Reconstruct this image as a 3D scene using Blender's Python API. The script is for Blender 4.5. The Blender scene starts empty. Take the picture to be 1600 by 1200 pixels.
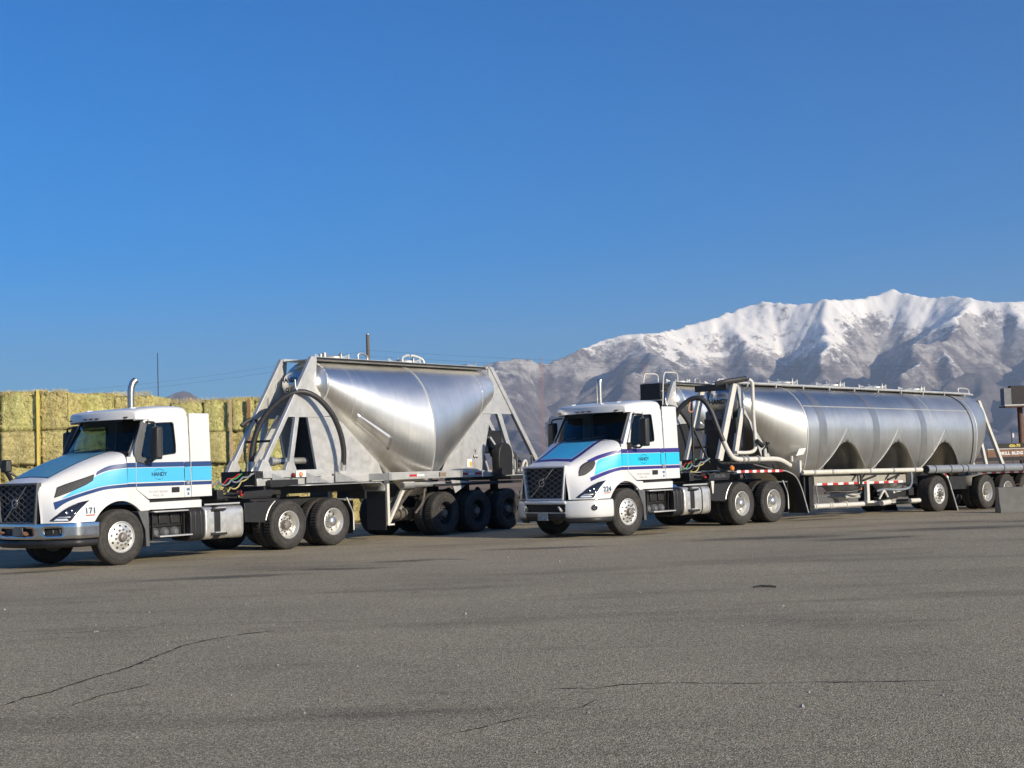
import bpy, bmesh, math, random
import numpy as np
from mathutils import Vector, Matrix
from mathutils.bvhtree import BVHTree

random.seed(7)
RNG = np.random.default_rng(11)
scene = bpy.context.scene
COL = scene.collection
PI = math.pi
R = math.radians

# ------------------------------------------------------------------ camera
CAM_H, PIT, ROLL, FPX = 1.622, 0.059, 0.032, 2133.0
cam_d = bpy.data.cameras.new('camera')
cam = bpy.data.objects.new('camera', cam_d)
COL.objects.link(cam)
cam_d.sensor_fit = 'HORIZONTAL'
cam_d.sensor_width = 36.0
cam_d.lens = FPX / 1600.0 * 36.0
cam_d.clip_start = 0.1
cam_d.clip_end = 60000
cam.matrix_world = (Matrix.Translation((0, 0, CAM_H)) @ Matrix.Rotation(PI / 2 + PIT, 4, 'X')
                    @ Matrix.Rotation(-ROLL, 4, 'Z'))
scene.camera = cam

# ------------------------------------------------------------------ sky, sun, exposure
SUN_EL, SUN_AZ = R(20.5), R(48.0)          # azimuth from behind the camera towards the right
sun_dir = Vector((math.sin(SUN_AZ) * math.cos(SUN_EL), -math.cos(SUN_AZ) * math.cos(SUN_EL), math.sin(SUN_EL)))
world = bpy.data.worlds.new('World')
scene.world = world
world.use_nodes = True
wn = world.node_tree
wn.nodes.clear()
sky = wn.nodes.new('ShaderNodeTexSky')
sky.sky_type = 'NISHITA'
sky.sun_disc = False
sky.sun_elevation = SUN_EL
sky.sun_rotation = math.atan2(sun_dir.x, sun_dir.y)
sky.altitude = 0
sky.air_density = 1.0
sky.dust_density = 0.5
sky.ozone_density = 10.0
bg = wn.nodes.new('ShaderNodeBackground')
bg.inputs['Strength'].default_value = 0.104
wo = wn.nodes.new('ShaderNodeOutputWorld')
hsv = wn.nodes.new('ShaderNodeHueSaturation')
hsv.inputs['Saturation'].default_value = 1.19
wn.links.new(sky.outputs[0], hsv.inputs['Color'])
wn.links.new(hsv.outputs[0], bg.inputs[0])
wn.links.new(bg.outputs[0], wo.inputs[0])
sun_d = bpy.data.lights.new('sun', 'SUN')
sun_d.energy = 5.0
sun_d.angle = R(0.55)
sun_d.color = (1.0, 0.88, 0.69)
sun = bpy.data.objects.new('sun', sun_d)
sun.rotation_euler = sun_dir.to_track_quat('Z', 'Y').to_euler()
COL.objects.link(sun)
scene.view_settings.view_transform = 'Standard'
scene.view_settings.look = 'None'
scene.view_settings.exposure = 0.36
scene.view_settings.gamma = 1.0
scene.view_settings.use_curve_mapping = False
scene.cycles.max_bounces = 8
scene.cycles.volume_bounces = 0
scene.cycles.transparent_max_bounces = 12

# ------------------------------------------------------------------ materials
MATS = {}


def mat(name, col, rough=0.5, metal=0.0, var=0.0, vscale=3.0, bump=0.0, bscale=40.0, dirt=0.0, dirtcol=(0.16, 0.13, 0.10),
        coat=0.0, spec=0.5, rvar=0.0, rnd=0.0, stretch=(1, 1, 1)):
    """Principled material with noise colour variation, dirt patches, roughness variation and bump."""
    if name in MATS:
        return MATS[name]
    m = bpy.data.materials.new(name)
    m.use_nodes = True
    nt = m.node_tree
    b = nt.nodes['Principled BSDF']
    b.inputs['Roughness'].default_value = rough
    b.inputs['Metallic'].default_value = metal
    b.inputs['Coat Weight'].default_value = coat
    b.inputs['Coat Roughness'].default_value = 0.06
    b.inputs['Specular IOR Level'].default_value = spec
    L = nt.links.new
    tc = nt.nodes.new('ShaderNodeTexCoord')
    mp = nt.nodes.new('ShaderNodeMapping')
    mp.inputs['Scale'].default_value = stretch
    L(tc.outputs['Object'], mp.inputs[0])
    c = nt.nodes.new('ShaderNodeRGB')
    c.outputs[0].default_value = (*col, 1)
    out = c.outputs[0]

    def noise(sc, det=5, rgh=0.6):
        n = nt.nodes.new('ShaderNodeTexNoise')
        n.inputs['Scale'].default_value = sc
        n.inputs['Detail'].default_value = det
        n.inputs['Roughness'].default_value = rgh
        L(mp.outputs[0], n.inputs['Vector'])
        return n.outputs[0]
    if var:
        n = noise(vscale)
        mr = nt.nodes.new('ShaderNodeMapRange')
        mr.inputs['From Min'].default_value = 0.3
        mr.inputs['From Max'].default_value = 0.7
        mr.inputs['To Min'].default_value = 1 - var
        mr.inputs['To Max'].default_value = 1 + var
        L(n, mr.inputs[0])
        mx = nt.nodes.new('ShaderNodeMix')
        mx.data_type = 'RGBA'
        mx.blend_type = 'MULTIPLY'
        mx.inputs[0].default_value = 1
        L(out, mx.inputs[6])
        L(mr.outputs[0], mx.inputs[7])
        out = mx.outputs[2]
    if rnd:
        oi = nt.nodes.new('ShaderNodeObjectInfo')
        mr = nt.nodes.new('ShaderNodeMapRange')
        mr.inputs['To Min'].default_value = 1 - rnd
        mr.inputs['To Max'].default_value = 1 + rnd
        L(oi.outputs['Random'], mr.inputs[0])
        mx = nt.nodes.new('ShaderNodeMix')
        mx.data_type = 'RGBA'
        mx.blend_type = 'MULTIPLY'
        mx.inputs[0].default_value = 1
        L(out, mx.inputs[6])
        L(mr.outputs[0], mx.inputs[7])
        out = mx.outputs[2]
    if dirt:
        n = noise(vscale * 1.7 + 1.3, 7, 0.7)
        mr = nt.nodes.new('ShaderNodeMapRange')
        mr.inputs['From Min'].default_value = 0.45
        mr.inputs['From Max'].default_value = 0.8
        mr.inputs['To Max'].default_value = dirt
        L(n, mr.inputs[0])
        mx = nt.nodes.new('ShaderNodeMix')
        mx.data_type = 'RGBA'
        L(mr.outputs[0], mx.inputs[0])
        L(out, mx.inputs[6])
        mx.inputs[7].default_value = (*dirtcol, 1)
        out = mx.outputs[2]
    L(out, b.inputs['Base Color'])
    if rvar:
        n = noise(vscale * 2.3, 4)
        mr = nt.nodes.new('ShaderNodeMapRange')
        mr.inputs['From Min'].default_value = 0.3
        mr.inputs['From Max'].default_value = 0.7
        mr.inputs['To Min'].default_value = max(0.02, rough - rvar)
        mr.inputs['To Max'].default_value = rough + rvar
        L(n, mr.inputs[0])
        L(mr.outputs[0], b.inputs['Roughness'])
    if bump:
        n = noise(bscale, 4)
        bp = nt.nodes.new('ShaderNodeBump')
        bp.inputs['Strength'].default_value = bump
        bp.inputs['Distance'].default_value = 0.01
        L(n, bp.inputs['Height'])
        L(bp.outputs[0], b.inputs['Normal'])
    MATS[name] = m
    return m


def glass_mat(name, tint, refl=1.0):
    m = bpy.data.materials.new(name)
    m.use_nodes = True
    nt = m.node_tree
    nt.nodes.clear()
    o = nt.nodes.new('ShaderNodeOutputMaterial')
    t = nt.nodes.new('ShaderNodeBsdfTransparent')
    t.inputs[0].default_value = (*tint, 1)
    g = nt.nodes.new('ShaderNodeBsdfGlossy')
    g.inputs['Roughness'].default_value = 0.02
    fr = nt.nodes.new('ShaderNodeFresnel')
    fr.inputs[0].default_value = 1.5
    mx = nt.nodes.new('ShaderNodeMixShader')
    nt.links.new(fr.outputs[0], mx.inputs[0])
    nt.links.new(t.outputs[0], mx.inputs[1])
    nt.links.new(g.outputs[0], mx.inputs[2])
    nt.links.new(mx.outputs[0], o.inputs[0])
    MATS[name] = m
    return m


WHITE = mat('white_truck_paint', (0.67, 0.67, 0.66), 0.28, 0, var=0.025, vscale=2, dirt=0.10, dirtcol=(0.45, 0.42, 0.37), coat=0.35)
WHITE_DULL = mat('weathered_white_paint', (0.62, 0.60, 0.54), 0.45, 0, var=0.05, vscale=4, dirt=0.4, dirtcol=(0.30, 0.26, 0.21))
NAVY = mat('navy_stripe', (0.022, 0.055, 0.17), 0.42, 0, var=0.1, coat=0.1)
INDIGO = mat('indigo_stripe', (0.035, 0.030, 0.20), 0.42, 0, var=0.1, coat=0.1)
CYAN = mat('cyan_stripe', (0.07, 0.45, 0.74), 0.42, 0, var=0.04, coat=0.1)
CYAN2 = mat('bright_cyan_stripe', (0.02, 0.50, 0.74), 0.42, 0, var=0.04, coat=0.1)
HOODBLUE = mat('blue_hood_panel', (0.085, 0.255, 0.37), 0.32, 0, var=0.12, vscale=5, dirt=0.25, dirtcol=(0.25, 0.3, 0.32))
HOODBLUE2 = mat('sky_blue_hood_panel', (0.05, 0.38, 0.66), 0.3, 0, var=0.08, vscale=5)
BLACKP = mat('black_plastic', (0.014, 0.014, 0.015), 0.5, 0, var=0.2, dirt=0.2, dirtcol=(0.05, 0.044, 0.038))
GREYP = mat('grey_plastic', (0.10, 0.105, 0.11), 0.5, 0, var=0.15, dirt=0.3, dirtcol=(0.16, 0.14, 0.12))
CHASSIS = mat('chassis_black', (0.014, 0.014, 0.015), 0.55, 0, var=0.3, vscale=6, dirt=0.4, dirtcol=(0.045, 0.037, 0.03))
INTERIOR = mat('cab_interior', (0.022, 0.022, 0.024), 0.7, 0, var=0.2)
SEATM = mat('seat_cloth', (0.05, 0.05, 0.055), 0.9, 0, var=0.3, vscale=12)
CHROME = mat('chrome', (0.70, 0.70, 0.70), 0.20, 1.0, var=0.08, vscale=5, rvar=0.06, dirt=0.15)
POLISH = mat('polished_aluminium', (0.78, 0.77, 0.73), 0.42, 0.72, var=0.06, vscale=6, dirt=0.25, dirtcol=(0.40, 0.36, 0.30))
DARKRIM = mat('black_steel_rim', (0.02, 0.02, 0.021), 0.55, 0, var=0.2)
TANKALU = mat('tank_fuel_aluminium', (0.74, 0.72, 0.67), 0.42, 0.75, var=0.10, vscale=5, rvar=0.08, dirt=0.45, dirtcol=(0.36, 0.32, 0.26))
FRAMEALU = mat('mill_aluminium', (0.56, 0.56, 0.545), 0.5, 0.5, var=0.10, vscale=3, rvar=0.1, dirt=0.35, dirtcol=(0.28, 0.25, 0.21))
STEEL = mat('galvanised_steel', (0.52, 0.52, 0.50), 0.45, 0.7, var=0.15, vscale=5, dirt=0.35, dirtcol=(0.20, 0.17, 0.14))
RUST = mat('rusty_steel', (0.15, 0.075, 0.045), 0.8, 0.1, var=0.3, vscale=3, dirt=0.4, dirtcol=(0.06, 0.04, 0.03))
RUBBER = mat('tyre_rubber', (0.030, 0.028, 0.026), 0.78, 0, var=0.25, vscale=5, dirt=0.55, dirtcol=(0.105, 0.088, 0.07), bump=0.15, bscale=60)
HOSE = mat('hose_rubber', (0.028, 0.028, 0.030), 0.5, 0, var=0.2, vscale=8, dirt=0.3, dirtcol=(0.07, 0.065, 0.06))
GREYHOSE = mat('grey_hose', (0.20, 0.24, 0.28), 0.5, 0, var=0.15, vscale=8, dirt=0.3)
TEXTK = mat('black_lettering', (0.012, 0.012, 0.016), 0.5)
TEXTN = mat('dark_teal_lettering', (0.01, 0.06, 0.11), 0.5)
TEXTG = mat('grey_lettering', (0.22, 0.23, 0.25), 0.5)
REDT = mat('red_reflective_tape', (0.50, 0.03, 0.03), 0.4, 0, var=0.2, vscale=10)
WHITET = mat('white_reflective_tape', (0.80, 0.79, 0.76), 0.4, 0, var=0.1, vscale=10)
ORANGE = mat('amber_lens', (0.75, 0.22, 0.03), 0.25, 0, coat=0.4)
REDC = mat('red_coupling', (0.45, 0.03, 0.025), 0.45)
YELLOW = mat('yellow_paint', (0.72, 0.55, 0.12), 0.6, 0, var=0.15)
GREENC = mat('green_air_line', (0.05, 0.35, 0.12), 0.4)
BLUECAP = mat('blue_cap', (0.04, 0.13, 0.38), 0.4)
LENS = mat('lamp_housing', (0.020, 0.020, 0.026), 0.08, 0, coat=0.8)
LAMPW = mat('clear_lamp_bar', (0.82, 0.82, 0.82), 0.15, 0.3, coat=0.6)
CONCRETE = mat('concrete', (0.17, 0.165, 0.15), 0.9, 0, var=0.16, vscale=5, bump=0.4, bscale=30, dirt=0.35, dirtcol=(0.15, 0.14, 0.12))
WOODP = mat('weathered_pole_wood', (0.13, 0.11, 0.095), 0.85, 0, var=0.25, vscale=4, stretch=(6, 6, 0.4))
GLASS = glass_mat('window_glass', (0.72, 0.80, 0.79))
GLASSD = glass_mat('tinted_door_glass', (0.42, 0.54, 0.55))


def tank_material(name, warm):
    """Brushed dry-bulk tank aluminium: rings of brushing, faint plate tone steps, dusty film."""
    m = bpy.data.materials.new(name)
    m.use_nodes = True
    nt = m.node_tree
    L = nt.links.new
    b = nt.nodes['Principled BSDF']
    b.inputs['Metallic'].default_value = 0.97
    tc = nt.nodes.new('ShaderNodeTexCoord')
    mp = nt.nodes.new('ShaderNodeMapping')
    mp.inputs['Scale'].default_value = (14, 0.5, 0.5)
    L(tc.outputs['Object'], mp.inputs[0])
    n1 = nt.nodes.new('ShaderNodeTexNoise')
    n1.inputs['Scale'].default_value = 1.0
    n1.inputs['Detail'].default_value = 5
    n1.inputs['Roughness'].default_value = 0.65
    L(mp.outputs[0], n1.inputs['Vector'])
    n2 = nt.nodes.new('ShaderNodeTexNoise')
    n2.inputs['Scale'].default_value = 1.1
    n2.inputs['Detail'].default_value = 8
    n2.inputs['Roughness'].default_value = 0.7
    L(tc.outputs['Object'], n2.inputs['Vector'])
    mp3 = nt.nodes.new('ShaderNodeMapping')
    mp3.inputs['Scale'].default_value = (0.62, 0.02, 0.02)
    L(tc.outputs['Object'], mp3.inputs[0])
    n3 = nt.nodes.new('ShaderNodeTexNoise')
    n3.inputs['Scale'].default_value = 1.3
    n3.inputs['Detail'].default_value = 1.0
    L(mp3.outputs[0], n3.inputs['Vector'])

    def rng(src, a, c, lo=0.3, hi=0.7):
        mr = nt.nodes.new('ShaderNodeMapRange')
        mr.inputs['From Min'].default_value = lo
        mr.inputs['From Max'].default_value = hi
        mr.inputs['To Min'].default_value = a
        mr.inputs['To Max'].default_value = c
        L(src, mr.inputs[0])
        return mr.outputs[0]

    def mul(x, y):
        q = nt.nodes.new('ShaderNodeMath')
        q.operation = 'MULTIPLY'
        L(x, q.inputs[0])
        L(y, q.inputs[1])
        return q.outputs[0]
    v = mul(mul(rng(n1.outputs[0], 0.93, 1.06), rng(n2.outputs[0], 0.95, 1.04)), rng(n3.outputs[0], 0.92, 1.05))
    cc = nt.nodes.new('ShaderNodeMix')
    cc.data_type = 'RGBA'
    cc.blend_type = 'MULTIPLY'
    cc.inputs[0].default_value = 1
    cc.inputs[6].default_value = (*warm, 1)
    L(v, cc.inputs[7])
    L(cc.outputs[2], b.inputs['Base Color'])
    L(rng(n2.outputs[0], 0.36, 0.42), b.inputs['Roughness'])
    b.inputs['Anisotropic'].default_value = 0.35
    bp = nt.nodes.new('ShaderNodeBump')
    bp.inputs['Strength'].default_value = 0.04
    bp.inputs['Distance'].default_value = 0.01
    L(n2.outputs[0], bp.inputs['Height'])
    L(bp.outputs[0], b.inputs['Normal'])
    MATS[name] = m
    return m


TANK = tank_material('brushed_tank_aluminium', (0.88, 0.86, 0.81))
TANK2 = tank_material('dull_tank_aluminium', (0.62, 0.61, 0.575))
WELD = mat('weld_seam', (0.66, 0.66, 0.63), 0.45, 0.5, var=0.1)
BAND = mat('stained_tank_band', (0.48, 0.465, 0.435), 0.40, 0.92, var=0.15, vscale=2)


# ------------------------------------------------------------------ mesh helpers
def crom(ctrl, n):
    """Catmull-Rom resampling of control points (k, d) to n points."""
    c = np.asarray(ctrl, float)
    k = len(c)
    p = np.concatenate([(2 * c[0] - c[1])[None], c, (2 * c[-1] - c[-2])[None]])
    t = np.linspace(0, k - 1, n)
    i = np.minimum(t.astype(int), k - 2)
    u = (t - i).reshape(-1, *([1] * (c.ndim - 1)))
    p0, p1, p2, p3 = p[i], p[i + 1], p[i + 2], p[i + 3]
    return 0.5 * (2 * p1 + (p2 - p0) * u + (2 * p0 - 5 * p1 + 4 * p2 - p3) * u ** 2 + (3 * p1 - p0 - 3 * p2 + p3) * u ** 3)


class MB:
    def __init__(self):
        self.v, self.f, self.starts = [], [], []

    def add(self, vs, fs):
        o = len(self.v)
        self.starts.append((o, len(self.f)))
        self.v += [tuple(map(float, q)) for q in vs]
        self.f += [tuple(o + i for i in f) for f in fs]
        return self

    def hexa(self, p):
        """8 points: bottom ring 0-3, top ring 4-7 (counter-clockwise)."""
        return self.add(p, [(3, 2, 1, 0), (4, 5, 6, 7), (0, 1, 5, 4), (1, 2, 6, 5), (2, 3, 7, 6), (3, 0, 4, 7)])

    def box(self, c, s):
        x, y, z = c
        a, b, d = s[0] / 2, s[1] / 2, s[2] / 2
        return self.hexa([(x - a, y - b, z - d), (x + a, y - b, z - d), (x + a, y + b, z - d), (x - a, y + b, z - d),
                          (x - a, y - b, z + d), (x + a, y - b, z + d), (x + a, y + b, z + d), (x - a, y + b, z + d)])

    def bx(self, x0, x1, y0, y1, z0, z1):
        return self.box(((x0 + x1) / 2, (y0 + y1) / 2, (z0 + z1) / 2), (abs(x1 - x0), abs(y1 - y0), abs(z1 - z0)))

    def bar(self, a, b, w, h, up=(0, 1, 0)):
        """Rectangular bar from a to b, w across (a x up), h along up."""
        a, b = Vector(a), Vector(b)
        d = (b - a).normalized()
        u = Vector(up)
        s = d.cross(u)
        if s.length < 1e-4:
            s = d.cross(Vector((1, 0, 0)))
        s.normalize()
        u = s.cross(d).normalized()
        s, u = s * w / 2, u * h / 2
        return self.hexa([a - s - u, a + s - u, a + s + u, a - s + u, b - s - u, b + s - u, b + s + u, b - s + u])

    def cyl(self, a, b, r0, r1=None, n=20, caps=True):
        r1 = r0 if r1 is None else r1
        a, b = Vector(a), Vector(b)
        d = (b - a).normalized()
        t = Vector((0, 0, 1)) if abs(d.z) < 0.9 else Vector((1, 0, 0))
        s = d.cross(t).normalized()
        u = s.cross(d)
        vs = []
        for c, r in ((a, r0), (b, r1)):
            for i in range(n):
                q = 2 * PI * i / n
                vs.append(c + s * (r * math.cos(q)) + u * (r * math.sin(q)))
        fs = [(i, (i + 1) % n, n + (i + 1) % n, n + i) for i in range(n)]
        if caps:
            fs += [tuple(range(n - 1, -1, -1)), tuple(range(n, 2 * n))]
        return self.add(vs, fs)

    def tube(self, path, r, n=10, smooth=0, caps=True):
        P = np.asarray(path, float)
        if smooth:
            P = crom(P, smooth)
        k = len(P)
        T = np.gradient(P, axis=0)
        T /= np.linalg.norm(T, axis=1)[:, None] + 1e-9
        ref = np.array([0, 0, 1.0]) if abs(T[0][2]) < 0.9 else np.array([1.0, 0, 0])
        vs = []
        s = np.cross(T[0], ref)
        s /= np.linalg.norm(s)
        rr = r if hasattr(r, '__len__') else [r] * k
        for i in range(k):
            s = s - T[i] * np.dot(s, T[i])
            s /= np.linalg.norm(s) + 1e-9
            u = np.cross(s, T[i])
            for j in range(n):
                q = 2 * PI * j / n
                vs.append(P[i] + rr[i] * (s * math.cos(q) + u * math.sin(q)))
        fs = [(i * n + j, i * n + (j + 1) % n, (i + 1) * n + (j + 1) % n, (i + 1) * n + j) for i in range(k - 1) for j in range(n)]
        if caps:
            fs += [tuple(range(n - 1, -1, -1)), tuple(range((k - 1) * n, k * n))]
        return self.add(vs, fs)

    def prism(self, poly, axis, a, b):
        """Extrude a 2D polygon along an axis ('x': poly=(y,z); 'y': (x,z); 'z': (x,y))."""
        n = len(poly)

        def pt(q, t):
            return {'x': (t, q[0], q[1]), 'y': (q[0], t, q[1]), 'z': (q[0], q[1], t)}[axis]
        vs = [pt(q, a) for q in poly] + [pt(q, b) for q in poly]
        fs = [tuple(range(n - 1, -1, -1)), tuple(range(n, 2 * n))] + [(i, (i + 1) % n, n + (i + 1) % n, n + i) for i in range(n)]
        return self.add(vs, fs)

    def ring(self, outer, inner, axis, a, b):
        """Plate with a window: outer and inner loops with the same count, extruded a..b."""
        n = len(outer)

        def pt(q, t):
            return {'x': (t, q[0], q[1]), 'y': (q[0], t, q[1]), 'z': (q[0], q[1], t)}[axis]
        vs = [pt(q, a) for q in outer] + [pt(q, a) for q in inner] + [pt(q, b) for q in outer] + [pt(q, b) for q in inner]
        fs = []
        for i in range(n):
            j = (i + 1) % n
            fs += [(i, j, n + j, n + i), (2 * n + i, 3 * n + i, 3 * n + j, 2 * n + j), (i, 2 * n + i, 2 * n + j, j), (n + i, n + j, 3 * n + j, 3 * n + i)]
        return self.add(vs, fs)

    def grid(self, P, closed_v=False):
        """P: array (a, b, 3)."""
        a, b = P.shape[:2]
        fs = []
        bb = b if closed_v else b - 1
        for i in range(a - 1):
            for j in range(bb):
                j2 = (j + 1) % b
                fs.append((i * b + j, i * b + j2, (i + 1) * b + j2, (i + 1) * b + j))
        return self.add(P.reshape(-1, 3), fs)

    def lathe(self, prof, c, n=40, axis='y', mod=None):
        """prof: list of (radius, axial) ; c: centre."""
        k = len(prof)
        vs = []
        for i in range(n):
            q = 2 * PI * i / n
            for j, (r, t) in enumerate(prof):
                if mod and j in mod:
                    r = r - (mod[j] if i % 2 else 0)
                cs, sn = r * math.cos(q), r * math.sin(q)
                vs.append({'y': (c[0] + cs, c[1] + t, c[2] + sn), 'z': (c[0] + cs, c[1] + sn, c[2] + t), 'x': (c[0] + t, c[1] + cs, c[2] + sn)}[axis])
        fs = [(i * k + j, i * k + j + 1, ((i + 1) % n) * k + j + 1, ((i + 1) % n) * k + j) for i in range(n) for j in range(k - 1)]
        return self.add(vs, fs)

    def build_each(self, name, m, parent=None, **k):
        """One object per added piece."""
        st = self.starts + [(len(self.v), len(self.f))]
        out = []
        for (v0, f0), (v1, f1) in zip(st[:-1], st[1:]):
            b = MB()
            b.add(self.v[v0:v1], [tuple(i - v0 for i in f) for f in self.f[f0:f1]])
            out.append(b.build(name, m, parent, **k))
        return out

    def build(self, name, m, parent=None, smooth=35, bevel=0.0, solid=0.0, seg=2):
        me = bpy.data.meshes.new(name)
        me.from_pydata(self.v, [], self.f)
        bm = bmesh.new()
        bm.from_mesh(me)
        bmesh.ops.recalc_face_normals(bm, faces=bm.faces)
        bm.to_mesh(me)
        bm.free()
        if smooth:
            me.polygons.foreach_set('use_smooth', [True] * len(me.polygons))
            me.set_sharp_from_angle(angle=R(smooth))
        me.materials.append(m)
        o = bpy.data.objects.new(name, me)
        COL.objects.link(o)
        if parent:
            o.parent = parent
        if solid:
            s = o.modifiers.new('s', 'SOLIDIFY')
            s.thickness = solid
            s.offset = -1
        if bevel:
            b = o.modifiers.new('b', 'BEVEL')
            b.width = bevel
            b.segments = seg
            b.limit_method = 'ANGLE'
            b.angle_limit = R(40)
        return o


def empty(name, loc, rz=0.0, rot=None):
    o = bpy.data.objects.new(name, None)
    COL.objects.link(o)
    o.location = loc
    o.rotation_euler = rot if rot else (0, 0, rz)
    o.empty_display_size = 0.3
    return o


def tag(o, label=None, cat=None, group=None, kind=None):
    if label:
        o['label'] = label
    if cat:
        o['category'] = cat
    if group:
        o['group'] = group
    if kind:
        o['kind'] = kind
    return o


def text_mesh(s, size, bold=0.0, spacing=1.0, shear=0.0):
    """(verts 2D, faces) of a word set in Blender's own font, centred, cap height about `size`."""
    cu = bpy.data.curves.new('t', 'FONT')
    cu.body = s
    cu.size = size / 0.70
    cu.offset = bold
    cu.space_character = spacing
    cu.shear = shear
    cu.align_x = 'CENTER'
    cu.resolution_u = 3
    o = bpy.data.objects.new('t', cu)
    COL.objects.link(o)
    dg = bpy.context.evaluated_depsgraph_get()
    me = bpy.data.meshes.new_from_object(o.evaluated_get(dg))
    vs = [(v.co.x, v.co.y) for v in me.vertices]
    fs = [tuple(p.vertices) for p in me.polygons]
    bpy.data.objects.remove(o)
    bpy.data.curves.remove(cu)
    bpy.data.meshes.remove(me)
    return vs, fs


def lettering(name, s, size, fn, m, parent, bold=0.0, spacing=1.0, stretch=1.0):
    """fn(u, v) -> local point; u to the right of the reader, v up."""
    vs, fs = text_mesh(s, size, bold, spacing)
    b = MB()
    b.add([fn(u * stretch, v) for u, v in vs], fs)
    return b.build(name, m, parent, smooth=0)


def bvh_of(o):
    me = o.data
    return BVHTree.FromPolygons([v.co for v in me.vertices], [p.vertices for p in me.polygons])


def on_side(bvh, x, z, off, sgn=1):
    h = bvh.ray_cast(Vector((x, 4 * sgn, z)), Vector((0, -sgn, 0)))
    if h[0] is None:
        return None
    n = h[1] if h[1].y * sgn > 0 else -h[1]
    return h[0] + n * off


def on_top(bvh, x, y, off):
    h = bvh.ray_cast(Vector((x, y, 5)), Vector((0, 0, -1)))
    if h[0] is None:
        return None
    n = h[1] if h[1].z > 0 else -h[1]
    return h[0] + n * off


def strip_on_side(bvh, lower, upper, off, sgn=1, nx=36, nz=4):
    """Grid between two (x,z) curves projected on the body's side."""
    lo, up = crom(lower, nx), crom(upper, nx)
    P = np.zeros((nx, nz + 1, 3))
    last = None
    for i in range(nx):
        for j in range(nz + 1):
            q = lo[i] + (up[i] - lo[i]) * j / nz
            h = on_side(bvh, q[0], q[1], off, sgn)
            if h is None:
                h = last if last is not None else Vector((q[0], sgn * 1.1, q[1]))
            last = h
            P[i, j] = h
    return P


# ------------------------------------------------------------------ frames of the vehicles (world)
def frame_empty(name, X, Y, th, tilt=0.0, Z=0.0):
    """x forward, y to the driver's side, th = angle of the rearward direction from +Y towards +X."""
    rz = math.atan2(-math.cos(th), -math.sin(th))
    return empty(name, (X, Y, Z), rot=(0, -tilt, rz))


def frame_pt(X, Y, th, p):
    s, c = math.sin(th), math.cos(th)
    return (X - s * p[0] + c * p[1], Y - c * p[0] - s * p[1], p[2] if len(p) > 2 else 0.0)


T1 = (-8.254, 26.074, 0.650)
T2 = (1.608, 30.740, 0.788)
TH3 = R(47.0)
HIT = frame_pt(*T2, (-4.6, 0, 0))
TILT = 0.013


# ================================================================== ground
def ground_z(x, y):
    """The yard falls gently behind the second truck."""
    s = (x - HIT[0]) * math.sin(TH3) + (y - HIT[1]) * math.cos(TH3)
    t = np.clip((s - 1.0) / 20.0, 0, 1)
    return -0.30 * t * t * (3 - 2 * t) - 0.0 * s


def earth_material():
    m = bpy.data.materials.new('dry_field_soil')
    m.use_nodes = True
    nt = m.node_tree
    L = nt.links.new
    b = nt.nodes['Principled BSDF']
    b.inputs['Roughness'].default_value = 0.95
    tc = nt.nodes.new('ShaderNodeTexCoord')
    n = nt.nodes.new('ShaderNodeTexNoise')
    n.inputs['Scale'].default_value = 0.05
    n.inputs['Detail'].default_value = 9
    L(tc.outputs['Object'], n.inputs['Vector'])
    cr = nt.nodes.new('ShaderNodeValToRGB')
    cr.color_ramp.elements[0].position = 0.3
    cr.color_ramp.elements[0].color = (0.16, 0.10, 0.055, 1)
    cr.color_ramp.elements[1].position = 0.7
    cr.color_ramp.elements[1].color = (0.30, 0.21, 0.12, 1)
    L(n.outputs[0], cr.inputs[0])
    L(cr.outputs[0], b.inputs['Base Color'])
    return m


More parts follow.
